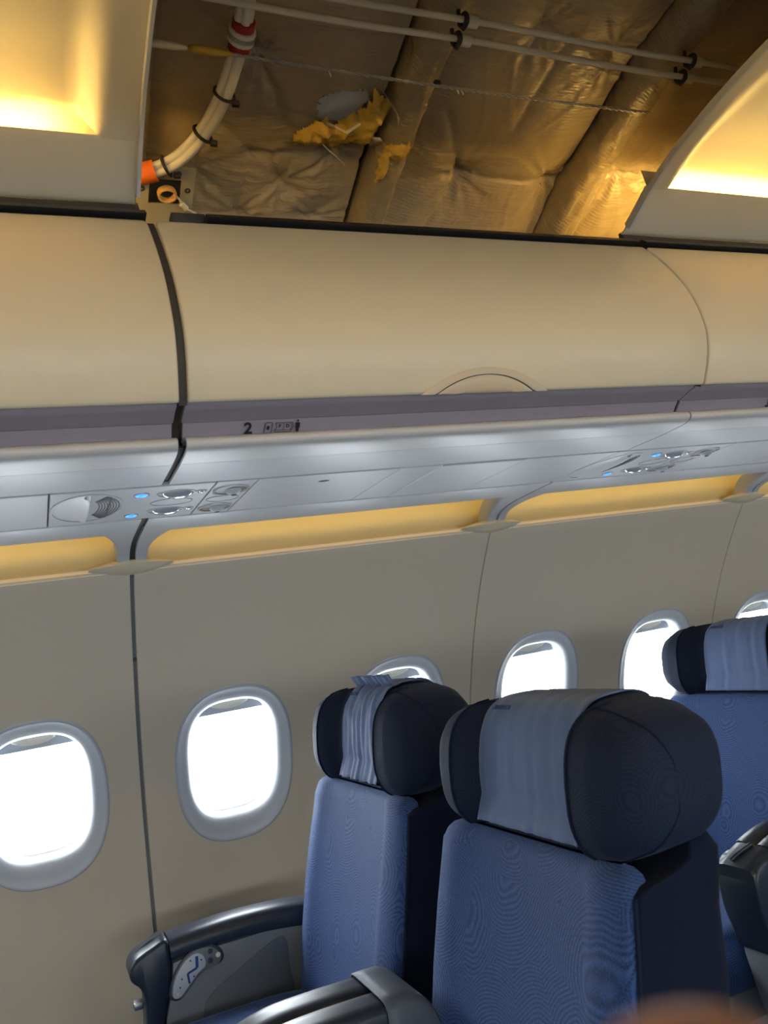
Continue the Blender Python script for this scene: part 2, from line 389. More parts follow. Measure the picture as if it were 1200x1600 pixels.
def place_window(x, left):
    global count
    o = copy_tree(win); o.name = 'window_%d' % count; count += 1
    o.location = (x, -1.74 if left else 1.74, 1.0)
    if left: o.scale = (1, -1, 1)
    ld = bpy.data.lights.new('window_portal', 'AREA'); ld.shape = 'RECTANGLE'; ld.size = .26; ld.size_y = .37; ld.cycles.is_portal = True
    lo = bpy.data.objects.new('window_portal', ld); C.objects.link(lo)
    q = Vector(wall_pt(0, 0, .09)); nrm = Vector((0, -math.cos(A0), -math.sin(A0)))
    if left: q.y *= -1; nrm.y *= -1
    lo.location = (x, q.y, q.z); lo.rotation_euler = nrm.to_track_quat('-Z', 'Y').to_euler()
for k in range(-5, 9): place_window(XW0+k*P, False)
for k in range(-5, 9): place_window(XW0+k*P, True)
for ch in [c for c in win.children_recursive]: bpy.data.objects.remove(ch)
bpy.data.objects.remove(win)

# ------------------------------------------------------------------ left side of the cabin (behind the camera): one plain structure
lp = [(-.575, 2.09), (-.54, 2.03), (-.455, 1.89), (-.43, 1.78), (-.465, 1.68), (-.56, 1.655), (-.522, 1.637), (-.54, 1.62), (-.74, 1.615), (-1.2, 1.607), (-1.4, 1.548), (-1.47, 1.548), (-1.47, 1.7), (-.7, 2.15)]
tag(mesh('trim_3', *prism_x(lp, XF, XA), M['ceil']), kind='structure')

# ------------------------------------------------------------------ side ceiling panels with light troughs
CEILT = [(0.0, 2.228), (.15, 2.221), (.19, 2.217), (.242, 2.21), (.293, 2.202), (.348, 2.19), (.40, 2.178), (.445, 2.163), (.497, 2.142), (.513, 2.134), (.578, 2.10)]
def ceil_panel(x0, x1, lamp0, lamp1, label, group=None):
    o = empty('ceiling_light_panel', ((x0+x1)/2, .3, 2.1), label, 'ceiling panel', group)
    xs = [x0, x0+.012, x0+.03, x0+.045, x0+.055, x0+.065, x0+.075, x0+.085, x0+.095, x0+.11]; mid = [x0+.11+(x1-x0-.22)*i/8 for i in range(1, 8)]
    xs = xs+mid+[x1+x0-x for x in xs[::-1]]
    rows = []
    for x in xs:
        e = min(x-x0, x1-x); b = sstep(.05, .098, e); k_ = (1.0 if x1-x > .02 else 0.0) if x > (x0+x1)/2 else sstep(.9, 1.0, b); ex = .515+.075*k_; r = [(x, ex, 2.189+.008*k_), (x, (ex+.52)/2, 2.192), (x, .520, 2.190), (x, .505, 2.190)]
        for y in (.498, .48, .46, .44, .42, .40, .37, .34, .31, .28, .25, .22, .18, .14, .1, .05, 0.0):
            r.append((x, y, lerp_tab(CEILT, y)+.044*b*sstep(.14, .50, y)))
        rows.append(r)
    V, F = grid(rows); mesh('panel', V, F, M['ceil'], o, smooth=60)
    V, F = shell_x([(.604, 2.092), (.598, 2.0905), (.590, 2.093), (.578, 2.10), (.55, 2.1155), (.513, 2.1345), (.500, 2.1415), (.496, 2.1455)], -.004, x0, x1); mesh('ledge', V, F, M['ceil'], o)
    for xe in (x0+.002, x1-.002):
        V = [(xe+d, y, z) for d in (-.002, .002) for y, z in ((.500, 2.140), (.56, 2.109), (.585, 2.096), (.585, 2.108), (.56, 2.120), (.502, 2.152))]
        mesh('end_plate', V, [(0, 1, 2, 3, 4, 5), (11, 10, 9, 8, 7, 6)]+[(i, (i+1) % 6, 6+(i+1) % 6, 6+i) for i in range(6)], M['ceil'], o, smooth=0)
    V, F = tube([(lamp0, .555, 2.145), (lamp1, .555, 2.145)], .008, 10); mesh('light_tube', V, F, M['lamp'], o)
    for xe, sg in ((x0, -1), (x1, 1)):
        pl = [(y, z-.001) for y, z in CEILT[::-1]]+[(-.1, 2.23)]
        V, F = shell_x(pl, .016, min(xe, xe+sg*.006), max(xe, xe+sg*.006)); mesh('edge_trim', V, F, M['lip'], o)
    return o
pan = []
pan.append(ceil_panel(X1-PP, X1-.014, X1-PP, X1-.135, 'cream ceiling panel with glowing yellow light slot at the upper left corner'))
pan.append(ceil_panel(X2-.001, X2+PP, X2+.075, X2+PP, 'curved cream ceiling panel with glowing light slot at the upper right edge'))
lab = ['left-side ceiling light panel across the aisle, foremost', 'left-side ceiling light panel across the aisle, beside the open bay', 'left-side ceiling light panel across the aisle, rearmost']
for n in (-1, 0, 1):
    c = copy_tree(pan[0]); c.location = (X1+(n+.5)*PP, -.3, 2.1); c.scale = (1, -1, 1); c['label'] = lab[n+1]
tag(mesh('ceiling', *prism_x([(.0, 2.229), (.0, 2.245), (-.06, 2.25), (-.06, 2.232)], XF, XA), M['ceil']), kind='structure')

# ------------------------------------------------------------------ overhead bins
DOOR = cat([(.468, 1.680), (.450, 1.713), (.436, 1.748), (.430, 1.782), (.432, 1.812), (.441, 1.852), (.457, 1.895), (.485, 1.945), (.515, 1.99), (.545, 2.03)], 4)
DOOR = [(p.x, p.y) for p in DOOR]
DL = [0.0]
for a, b in zip(DOOR, DOOR[1:]): DL.append(DL[-1]+math.hypot(b[0]-a[0], b[1]-a[1]))
def door_pt(x, s, d=0.0):
    "s: distance up the door face from its lower edge, d: proud of the face"
    s = max(0, min(DL[-1]-1e-6, s)); i = max(k for k in range(len(DL)-1) if DL[k] <= s); f = (s-DL[i])/(DL[i+1]-DL[i])
    a, b = DOOR[i], DOOR[i+1]; ty, tz = b[0]-a[0], b[1]-a[1]; L = math.hypot(ty, tz)
    return (x, a[0]+ty*f-tz/L*d, a[1]+tz*f+ty/L*d)
def make_bin(x0, x1, label, latch=True, marks=None):
    o = empty('overhead_bin', ((x0+x1)/2, .8, 1.61), label, 'overhead bin', 'closed overhead bins')
    V, F = prism_x([(.49, 1.69), (.462, 1.75), (.455, 1.80), (.468, 1.87), (.52, 1.955), (.575, 2.02), (.62, 2.04), (1.15, 2.04), (1.32, 1.84), (1.32, 1.74), (1.10, 1.66), (.60, 1.66), (.575, 1.665), (.55, 1.68)], x0-.001, x1+.001)
    mesh('body', V, F, M['body'], o)
    # door: rounded edges all round
    rows = []; W = x1-x0; ns = 34; L = DL[-1]; r = .013
    def dsec(s, ins): return [(x0+ins+max(0, r-ins)*(0)+0, s)]
    ss = [0, .002, .006, .013]+[.013+(L-.026)*i/ns for i in range(1, ns)]+[L-.013, L-.008, L-.004, L-.0015, L]
    for s in ss:
        e = min(s, L-s) if s > L/2 else 1.0
        ins = r-math.sqrt(max(0, r*r-(r-min(e, r))**2)) if e < r else 0.0
        dz = .004 if s in (0, L) else (.0012 if s in (.002, L-.0015) else 0)
        xa, xb = x0+ins, x1-ins
        xl = [(xa, -.012), (xa, -.004), (xa+.0015, -.001), (xa+.004, 0)]+[(xa+.004+(xb-xa-.008)*i/12, 0) for i in range(1, 12)]+[(xb-.004, 0), (xb-.0015, -.001), (xb, -.004), (xb, -.012)]
        rows.append([door_pt(x, s, d-dz) for x, d in xl])
    V, F = grid(rows); d = mesh('door', V, F, M['door'], o, smooth=50)
    if latch:
        cx = x0+.534
        def lens(hw, h, d0, s0=-.002, n=28, k=6):
            rr = []
            for i in range(n+1):
                u = -1+2*i/n; top = s0+h*max(0, (1-abs(u)**2.1))
                rr.append([door_pt(cx+hw*u, s0+(top-s0)*j/k, d0) for j in range(k+1)])
            return rr
        # crescent recess frame
        rr = []
        for i in range(33):
            u = -1+2*i/32; t1 = .046*max(0, 1-abs(u)**2.1); t0 = max(0, .034*max(0, 1-abs(u*.133/.104)**2.2))
            rr.append([door_pt(cx+.133*u, t1, .0002), door_pt(cx+.133*u, max(t0, t1-.003), .0022), door_pt(cx+.133*u, t0, .0022), door_pt(cx+.133*u, t0, .0004)])
        V, F = grid(rr); mesh('latch_surround', V, F, M['handle'], d, smooth=40)
        rr = [[door_pt(cx+.107*u, .036*max(0, 1-abs(u)**2.1)*j/5, .0008) for j in range(6)] for u in [-1+i/14 for i in range(29)]]
        V, F = grid(rr); mesh('latch_gap', V, F, M['gap'], d)
        rr = []
        for i in range(29):
            u = -1+2*i/28; h = .0325*max(0, 1-abs(u)**2.1)
            rr.append([door_pt(cx+.100*u, -.004+(h+.004)*j/6, .0012+.0035*math.sin(math.pi*j/6)**.6*(1-u*u)) for j in range(7)])
        V, F = grid(rr); mesh('latch_handle', V, F, M['handle'], d, smooth=60)
    # grip strip above the lip, in two bands
    V, F = shell_x([(.490, 1.690), (.497, 1.6845), (.515, 1.6815), (.545, 1.6725)], .004, x0, x1); mesh('grip_strip', V, F, M['purple'], o)
    V, F = shell_x([(.5455, 1.6712), (.556, 1.662), (.565, 1.652), (.568, 1.646)], .004, x0+.002, x1-.002); sb = mesh('sign_strip', V, F, M['purple'], o)
    V, F = shell_x([(.5485, 1.6735), (.562, 1.662), (.571, 1.650)], .003, x0, x1); mesh('strip_backing', V, F, M['gap'], o)
    # silver lip and underside in two boards
    lp = cat([(.575, 1.648), (.552, 1.6475), (.532, 1.644), (.5225, 1.6365), (.5245, 1.6275), (.536, 1.6215), (.56, 1.6185)], 4); lp = [(p.x, p.y) for p in lp]+[(.5985, 1.6165)]
    V, F = shell_x(lp, .006, x0, x1); mesh('lip_board', V, F, M['lip'], o, smooth=40)
    V, F = shell_x([(.6005, 1.620), (.6008, 1.6165), (.605, 1.6162), (.735, 1.6145), (.737, 1.6150), (.7372, 1.62)], .006, x0, x1); mesh('underside_board', V, F, M['silver'], o)
    V, F = prism_x([(.59, 1.632), (.75, 1.632), (.75, 1.628), (.59, 1.628)], x0, x1); mesh('underside_backing', V, F, M['gap'], o)
    V, F = prism_x([(.535, 2.036), (.56, 2.034), (.58, 2.048), (.55, 2.05)], x0+(.09 if marks is marks2 else 0), x1-(.02 if marks is marks2 else 0)); mesh('top_seal', V, F, M['black'], o)
    if marks is not marks2:
        V, F = prism_x([(.575, 2.03), (.615, 2.03), (.615, 2.098), (.608, 2.098)], x0, x1); mesh('lamp_leak_block', V, F, M['gap'], o)  # added strip that stops lamp light leaking out above the bin
    if marks: marks(o, sb, x0)
    return o
# signage on the strip
def strip_frame(x, v):
    "origin on the sign strip; v from -1 (bottom) to 1 (top)"
    a = Vector((x, .5635, 1.6520)); b = Vector((x, .5465, 1.6690)); return (a+b)/2+(b-a)/2*v+Vector((0, -.0012, -.0012))
SU = Vector((0, -.0170, .0170)).normalized()
def flat_poly(g_, pts, x, s=1.0):
    "extruded polygon on the strip; pts in metres (u right, v up)"
    c = strip_frame(x, 0); N = Vector((1, 0, 0)).cross(SU)
    n = len(pts); V = [c+Vector((1, 0, 0))*u+SU*v for u, v in pts]+[c+Vector((1, 0, 0))*u+SU*v+N*.0005 for u, v in pts]
    g_.add(V, [tuple(range(n))[::-1], tuple(range(n, 2*n))]+[(i, (i+1) % n, n+(i+1) % n, n+i) for i in range(n)])
def line_poly(g_, pts, w, x, closed=False):
    for a, b in zip(pts, pts[1:]+([pts[0]] if closed else [])):
        if a == b: continue
        d = Vector((b[0]-a[0], b[1]-a[1])); d.normalize(); nx, ny = -d.y*w/2, d.x*w/2; e = d*w*.3
        flat_poly(g_, [(a[0]-e.x-nx, a[1]-e.y-ny), (b[0]+e.x-nx, b[1]+e.y-ny), (b[0]+e.x+nx, b[1]+e.y+ny), (a[0]-e.x+nx, a[1]-e.y+ny)], x)
def number(o, sb, ch, x):
    V, F = text_mesh(ch, .030, strip_frame(x, 0), (1, 0, 0), SU); mesh('row_number', V, F, M['black'], sb, smooth=0)
def marks2(o, sb, x0):
    number(o, sb, '2', .361)
    q = G()
    def rr(cx, cy, hw, hh, r, sk=0.0):
        pts = []
        for qx, qy, a0 in ((hw-r, hh-r, 0), (-hw+r, hh-r, 90), (-hw+r, -hh+r, 180), (hw-r, -hh+r, 270)):
            for a in (0, 30, 60, 90): t = (a0+a)*D2R; px, py = cx+qx+r*math.cos(t), cy+qy+r*math.sin(t); pts.append((px+sk*(py-cy), py))
        return pts
    line_poly(q, rr(-.028, 0, .0065, .0100, .003, .12), .0011, .424, True)
    flat_poly(q, [(-.028+.0025*math.cos(t*.524)+.12*.004*math.sin(t*.524), .004*math.sin(t*.524)) for t in range(12)], .424)
    line_poly(q, [(-.015, .009), (-.013, 0), (-.0165, -.0055), (-.016, -.0085), (.0120, -.0085), (.0145, -.005), (.017, .002), (.0145, .009)], .0009, .424, True)
    line_poly(q, [(-.0165, -.0052), (.0125, -.0052)], .0008, .424); line_poly(q, [(-.0015, .009), (.0003, .001), (-.0018, -.0052)], .0008, .424)
    line_poly(q, [(.0122, .009), (.0142, .002), (.0118, -.0052)], .0008, .424)
    flat_poly(q, [(.0245+.0019*math.cos(t*.524), .0118+.0019*math.sin(t*.524)) for t in range(12)], .424)
    flat_poly(q, [(.0215, .0085), (.0275, .0085), (.0285, .007), (.0285, -.002), (.0272, -.002), (.0268, -.0125), (.0222, -.0125), (.0218, -.002), (.0205, -.002), (.0205, .007)], .424)
    q.build('seat_diagram', M['black'], sb, smooth=0)
    V, F = text_mesh('F', .0085, strip_frame(.424-.0075, .18), (1, 0, 0), SU); mesh('seat_letter', V, F, M['black'], sb, smooth=0)
    V, F = text_mesh('D', .0085, strip_frame(.424+.0065, .18), (1, 0, 0), SU); mesh('seat_letter', V, F, M['black'], sb, smooth=0)
def marks3(o, sb, x0): number(o, sb, '3', .361+1.222)
make_bin(X1-PP+.003, X1-.0068, 'cream overhead bin left of the dark gap, ending at the left picture edge', True, None)
mid_bin = make_bin(X1+.0068, X2-.002, 'cream overhead bin with row 2 marking, under the open ceiling bay', True, marks2)
make_bin(X2+.002, X2+PP-.003, 'cream overhead bin at the right picture edge, behind the row 2 bin', True, marks3)
# dark filler in the joints, carried by the middle bin
for x, w in ((X1, .013), (X2, .0038)):
    V, F = shell_x([(p[0]+.012, p[1]) for p in DOOR], -.012, x-w/2+.0004, x+w/2-.0004); mesh('joint_filler', V, F, M['gap'], mid_bin)
    V, F = shell_x([(.50, 1.69), (.525, 1.688), (.555, 1.68), (.578, 1.655), (.58, 1.640), (.545, 1.634), (.56, 1.627), (.74, 1.622)], .004, x-w/2+.0004, x+w/2-.0004); mesh('joint_filler', V, F, M['gap'], mid_bin)

# ------------------------------------------------------------------ passenger service units
ZP = 1.6130
def plate(g_, x0, x1, y0=.7405, y1=1.0395, z=ZP, th=.012, ch=.0012):
    rows = []
    for zz, i in ((z+th, 0), (z+ch, 0), (z, ch)):
        rows.append([(x0+i, y0+i, zz), (x1-i, y0+i, zz), (x1-i, y1-i, zz), (x0+i, y1-i, zz)])
    V, F = grid(rows, closed_u=True); g_.add(V, F+[(8, 9, 10, 11)])
def service_unit(u, label):
    o = empty('passenger_service_unit', (u+.15, .89, ZP), label, 'service panel', 'passenger service units')
    q = G(); plate(q, u, u+.2905); q.build('panel', M['psu'], o, smooth=30)
    sp = G(); cx, cy = u+.068, .888
    rows = []
    for i in range(15):                       # scooped cover left of the grille
        t = i/14; y = cy-.122+.244*t; w = math.sqrt(max(0, 1-((y-cy)/.122)**2)); xl = cx-.058*w
        rows.append([(xl, y, ZP), (xl+(cx-xl)*.3, y, ZP-.002*w), (xl+(cx-xl)*.65, y, ZP-.004*w), (cx-.006, y, ZP-.011*w), (cx, y, ZP-.012*w), (cx+.004, y, ZP)])
    V, F = grid(rows); s = mesh('speaker_cover', V, F, M['psu'], o, smooth=50)
    V, F = ring_flat((cx, cy, ZP), .067, .128, .004, .0012, 40); mesh('speaker_ring', V, F, M['psu'], o)
    for k in range(9):                        # curved slots
        r = .016+k*.0053; pts = []
        for i in range(13):
            a = (-1+i/6)*math.radians(74); yy = cy+.105*math.sin(a)*(.55+.45*(k+1)/9); xx = cx+.006+r*math.cos(a*.9)
            if ((xx-cx)/.062)**2+((yy-cy)/.120)**2 < 1: pts.append((xx, yy))
        if len(pts) > 2:
            gq = G(); n = len(pts); V = [(x-.0012, y, ZP-.0008) for x, y in pts]+[(x+.0012, y, ZP-.0008) for x, y in pts]+[(x-.0012, y, ZP) for x, y in pts]+[(x+.0012, y, ZP) for x, y in pts]
            F = [(i, i+1, n+i+1, n+i) for i in range(n-1)]+[(2*n+i, 2*n+i+1, i+1, i) for i in range(n-1)]+[(n+i, n+i+1, 3*n+i+1, 3*n+i) for i in range(n-1)]
            mesh('grille_slot', V, F, M['slot'], o)
    for y in (.797, .990):
        V, F = ring_flat((u+.160, y, ZP), .0145, .0155, .002, .0022, 24); mesh('indicator_ring', V, F, M['chrome'], o)
        V, F = dome((u+.160, y, ZP-.0006), .0125, .0135, .0042); mesh('indicator_light', V, F, M['blue_led'], o)
    for y in (.806, .962):
        V, F = ring_flat((u+.226, y, ZP), .037, .030, .0022, .0015); mesh('lamp_rim', V, F, M['psu'], o, smooth=40)
        V, F = dome((u+.228, y, ZP), .030, .021, .011); mesh('reading_lamp', V, F, M['chrome'], o, smooth=80)
        V, F = ring_flat((u+.274, y-.002, ZP), .011, .013, .0022, .0018, 20); mesh('button_rim', V, F, M['psu'], o)
        V, F = dome((u+.274, y-.002, ZP), .0065, .008, .004); mesh('button', V, F, M['chrome'], o, smooth=80)
    V, F = ring_flat((u+.228, .884, ZP), .042, .032, .001, .0009, 40); mesh('blank_outline', V, F, M['armgrey'], o)
    a = empty('air_outlet_panel', (u+.335, .89, ZP), label.replace('grey overhead service panel with speaker grille and blue lights', 'small overhead panel with two dark air nozzles'), 'air outlet', 'air outlet panels')
    q = G(); plate(q, u+.293, u+.3725); q.build('panel', M['psu'], a, smooth=30)
    for y in (.808, .974):
        V, F = ring_flat((u+.332, y, ZP), .036, .040, .0045, .003, 32); mesh('nozzle_rim', V, F, M['chrome'], a, smooth=40)
        V, F = dome((u+.332, y, ZP-.0004), .032, .036, .002); mesh('nozzle_bowl', V, F, M['nozzle'], a)
        V, F = dome((u+.336, y, ZP-.001), .017, .018, .012); b = mesh('nozzle_ball', V, F, M['silver'], a, smooth=80)
        V, F = dome((u+.336, y, ZP-.0122), .006, .006, .0018, 14, 3); mesh('nozzle_hole', V, F, M['slot'], b)
    V, F = ring_flat((u+.332, .891, ZP), .034, .028, .001, .0009, 32); mesh('blank_outline', V, F, M['armgrey'], a)
U1 = .048; UP = 1.244
service_unit(U1, 'grey overhead service panel with speaker grille and blue lights, at left')
service_unit(U1+UP, 'grey overhead service panel with speaker grille and blue lights, at right')
for i, (a, b, lb) in enumerate([(-.80, -.255, 'plain grey service panel at the far left picture edge'), (-.2525, .0455, 'plain grey service panel left of the left-hand speaker grille'),
        (.4225, .7215, 'plain grey service panel with a small dark oval slot'), (.724, .817, 'narrow plain grey service panel left of the raised oxygen mask door'),
        (.8195, 1.0305, 'grey oxygen mask door panel between the two speaker units'), (1.033, 1.2895, 'plain grey service panel left of the right-hand speaker grille'),
        (1.6675, 2.0, 'plain grey service panel right of the right-hand air nozzles'), (2.0025, 2.36, 'plain grey service panel at the far right picture edge')]):
    o = empty('service_panel', ((a+b)/2, .89, ZP), lb, 'service panel', 'plain service panels')
    q = G(); plate(q, a, b, z=ZP-(.0012 if i == 4 else 0), ch=.002 if i == 4 else .0012); q.build('panel', M['psu'], o, smooth=30)
    if i == 2: V, F = dome((.573, .802, ZP), .012, .009, .0012); mesh('oval_slot', V, F, M['slot'], o)
V, F = prism_x([(.735, 1.640), (1.30, 1.640), (1.30, 1.628), (.735, 1.628)], X1-PP, X2+2*PP); tag(mesh('trim_4', V, F, M['gap']), kind='structure')

# ------------------------------------------------------------------ outer boards, cove and cove lamps
YO = 1.185
for n in (-1, 0, 1, 2):
    x0, x1 = X1+n*PP+jgap(n)+.001, X1+(n+1)*PP-jgap(n+1)-.001
    lb = ['grey board with warm cove light below the left bin', 'grey board with warm cove light below the row 2 bin', 'grey board with warm cove light below the right-hand bin', 'grey board with warm cove light, farthest to the right'][n+1]
    o = empty('cove_light_unit', ((x0+x1)/2, 1.2, 1.6), lb, 'cove light', 'cove light units')
    V, F = shell_x([(1.0485, 1.626), (1.049, 1.6125), (1.052, 1.6115), (1.12, 1.6095), (YO-.006, 1.6065), (YO, 1.608), (YO+.001, 1.614), (YO-.004, 1.622)], .004, x0, x1); mesh('board', V, F, M['silver'], o, smooth=40)
    V, F = shell_x([(p.x, p.y) for p in cat([(1.416, 1.556), (1.428, 1.562), (1.437, 1.578), (1.434, 1.620), (1.405, 1.668), (1.34, 1.70), (1.24, 1.715), (1.15, 1.70), (1.10, 1.65), (1.10, 1.625)], 4)], -.003, x0-.004, x1+.004); mesh('reflector', V, F, M['cove'], o, smooth=60)
    V, F = tube([(x0+.03, 1.235, 1.657), (x1-.03, 1.235, 1.657)], .007, 8); mesh('light_tube', V, F, M['covelamp'], o)
    for xe, sg in ((x0, 1), (x1, -1)):         # fairings bridging the cove at each joint
        prof = cat([(1.150, 1.6078), (1.20, 1.6058), (1.255, 1.602), (1.305, 1.594), (1.340, 1.582), (1.358, 1.567), (1.366, 1.552)], 4); rows = []
        for i, p in enumerate(prof):
            t = i/(len(prof)-1); w = .028+.060*max(0, 1-t*1.6)**1.8+.012*(1-t)
            t2 = prof[min(i+1, len(prof)-1)]-prof[max(i-1, 0)]; t2.normalize(); ny, nz = -t2.y, t2.x
            rows.append([(xe, p.x+ny*.02, p.y+nz*.02), (xe, p.x, p.y)]+[(xe+sg*w*f, p.x+ny*d, p.y+nz*d) for f, d in ((.5, 0), (.78, .0006), (.9, .003), (.97, .009), (1.0, .022), (1.02, .05))])
        V, F = grid(rows); mesh('fairing', V, F if sg < 0 else [f[::-1] for f in F], M['silver'], o, smooth=60)
    V, F = shell_x([(1.4012, 1.5465), (1.4025, 1.5500), (1.4045, 1.5585), (1.4085, 1.5625), (1.418, 1.5645)], -.002, x0, x1); mesh('lit_edge_strip', V, F, M['lit_edge'], o, smooth=80)
    V, F = shell_x([(1.05, 1.618), (1.15, 1.617), (1.255, 1.612), (1.31, 1.604), (1.35, 1.59), (1.372, 1.572), (1.378, 1.55)], .004, x0-.012, x0+.004); mesh('seam_filler', V, F, M['gap'], o)
for n in (0, 1, 2):
    x = X1+n*PP; rows = []
    for i in range(33):
        u = -1+2*i/32; w = (1-abs(u)**1.8)**.9
        rows.append([(x+.104*u, 1.398-.004*w, 1.563+.010*w), (x+.104*u, 1.392-.018*w, 1.5625+.013*w), (x+.104*u, 1.389-.033*w, 1.561+.008*w), (x+.104*u, 1.389-.036*w, 1.560+.001*w), (x+.104*u, 1.392-.028*w, 1.559-.008*w), (x+.104*u, 1.400-.006*w, 1.558-.017*w), (x+.104*u, 1.408, 1.557-.018*w)])
    V, F = grid(rows)
    tag(mesh('cove_clip', V, F, M['door'], smooth=50, origin=(x, 1.4, 1.55)), ['cream leaf-shaped clip under the cove light, leftmost of three', 'cream leaf-shaped clip under the cove light, middle of three', 'cream leaf-shaped clip under the cove light, rightmost of three'][n], 'clip', 'leaf-shaped cove clips')

# ------------------------------------------------------------------ open ceiling bay: insulation
def ins_pt(x, a, r): return (x, r*math.cos(a), SZ+r*math.sin(a))
def ang(y, r=SR): return math.acos(y/r)
HOLE = [(.610, .616), (.618, .592), (.640, .580), (.668, .574), (.705, .573), (.722, .590), (.708, .620), (.684, .640), (.650, .644), (.622, .640)]
def inside(p, poly):
    c = False; n = len(poly)
    for i in range(n):
        (x1, y1), (x2, y2) = poly[i], poly[i-1]
        if (y1 > p[1]) != (y2 > p[1]) and p[0] < (x2-x1)*(p[1]-y1)/(y2-y1)+x1: c = not c
    return c
TUFTS = [(1.0, .75), (1.249, .75), (.672, .88), (.492, .883), (.389, .786), (.476, .535), (.68, .728), (1.445, .716), (1.55, .713), (1.03, .40), (1.22, .42), (.70, .30), (.50, .22), (1.10, 1.02), (.60, 1.05), (1.5, .98), (1.47, .42), (1.6, .45), (.58, .80)]
CREASES = [((.86, .775), (1.0, .75)), ((1.0, .75), (1.249, .75)), ((1.249, .75), (1.33, .735)), ((1.0, .75), (.90, .60)), ((1.249, .75), (1.27, .95)), ((1.0, .75), (.93, .95)),
           ((.672, .88), (.68, .728)), ((.492, .883), (.50, .74)), ((.50, .74), (.40, .66)), ((.476, .535), (.57, .69)), ((.476, .535), (.36, .58)), ((.68, .728), (.50, .74)), ((.68, .728), (.79, .76)),
           ((1.445, .716), (1.55, .713)), ((1.445, .716), (1.40, .90)), ((1.55, .713), (1.75, .70)), ((1.03, .40), (1.22, .42)), ((1.10, .40), (1.08, .62))]
def seg_d(p, a, b):
    dx, dy = b[0]-a[0], b[1]-a[1]; L = dx*dx+dy*dy or 1e-9; t = max(0, min(1, ((p[0]-a[0])*dx+(p[1]-a[1])*dy)/L))
    return math.hypot(p[0]-a[0]-t*dx, p[1]-a[1]-t*dy)
def blanket(x0, x1, label, hole=False):
    cr = [((ax, ang(ay)*SR), (bx, ang(by)*SR)) for (ax, ay), (bx, by) in CREASES if max(ax, bx) > x0-.02 and min(ax, bx) < x1+.02]
    da = .0055/SR; a0, a1 = ang(1.12), ang(-.25); na = int((a1-a0)/da); nx = int((x1-x0)/.0055); rows = []
    tf = [(tx, ang(ty)*SR) for tx, ty in TUFTS if x0-.1 < tx < x1+.1]
    for i in range(na+1):
        a = a0+(a1-a0)*i/na; r_ = []
        for j in range(nx+1):
            x = x0+(x1-x0)*j/nx; e = min(x-x0, x1-x); s = a*SR
            bul = .016*sstep(0, .09, e)
            dmin = 9
            for tx, ts in tf:
                dx, ds = x-tx, s-ts; d = math.hypot(dx, ds); dmin = min(dmin, d)
                if d > .3: continue
                th = math.atan2(ds, dx)
                bul += .0050*math.sin(th*9+tx*40+2.2*math.sin(th*3+tx*9))*math.exp(-d/.060)*min(1, d/.012)
                bul += .0036*math.sin(th*19+tx*17+3*math.sin(th*2))*math.exp(-d/.045)*min(1, d/.012)
                bul += .0018*math.sin(th*37+tx*31+2*math.sin(th*4))*math.exp(-d/.04)*min(1, d/.02)
            bul += .022*(1-math.exp(-dmin/.055))
            for (q0, q1) in cr:
                dd = seg_d((x, s), q0, q1)
                if dd < .06: bul -= .010*math.exp(-dd/.009)*(.75+.5*fbm((x, s, 8), 20, 2))
            bul += .004*fbm((x*1.0+s*.35, s*.42, 1.3), 5, 2)
            w2 = fbm((x*.8-s*.5, s*1.1+x*.4, 7.7), 4.5, 1); bul += .0022*math.exp(-w2*w2*900)
            w3 = fbm((x*1.4+s*.9, s*.7-x*.8, 3.1), 3.5, 1); bul += .0018*math.exp(-w3*w3*1100)
            bul += .0010*fbm((x*.6, s*2.2, 5), 22, 3)
            r_.append(ins_pt(x, a, SR-bul))
        rows.append(r_)
    V, F = grid(rows)
    if hole:
        keep = []
        for f in F:
            c = sum((Vector(V[k]) for k in f), Vector())/4; jx, jy = c.x+.004*fbm((c.x, c.y, 2), 60, 2), c.y+.004*fbm((c.x, c.y, 9), 60, 2)
            if not inside((jx, jy), HOLE): keep.append(f)
        F = keep
    o = mesh('insulation_blanket', V, F, M['film'], smooth=180, origin=((x0+x1)/2, .8, 2.25))
    return tag(o, label, 'insulation', 'insulation blankets')
FR = (.268, .80, 1.335, 1.87)
b1 = blanket(FR[0]+.012, FR[1]-.049, 'torn brown insulation blanket with a hole, left bay of the open ceiling', True)
blanket(FR[1]+.034, FR[2]-.056, 'wrinkled brown insulation blanket in the middle bay of the open ceiling')
blanket(FR[2]+.04, FR[3]+.02, 'brightly lit brown insulation blanket beside the right ceiling panel')
def frame_cover(xc, label, hw=.040, dep=.085):
    rows = []; a0, a1 = ang(1.10), ang(-.25); n = 150
    for i in range(n+1):
        a = a0+(a1-a0)*i/n; s = a*SR; r_ = []
        for k in range(19):
            t = math.pi*k/18; x = -math.cos(t); z = math.sin(t)**.55
            q = fbm((xc+x*.05, s, k*.07), 14, 3)
            r_.append(ins_pt(xc+hw*x*(1+.10*fbm((s, xc, 1), 8, 2))+.004*q, a, SR+.006-dep*z*(1+.07*q)-.004*fbm((xc+x*.2, s*2.0, 4), 25, 2)))
        rows.append(r_)
    V, F = grid(rows); return tag(mesh('frame_insulation', V, F, M['film2'], smooth=180, origin=(xc, .8, 2.2)), label, 'insulation', 'wrapped frames')
frame_cover(FR[0]-.012, 'wrapped fuselage frame beside the upper left ceiling panel', .034, .08)
f1 = frame_cover(FR[1], 'wrapped fuselage frame in the middle of the open bay, torn at its side')
frame_cover(FR[2], 'wrapped fuselage frame near the right ceiling panel', .050)
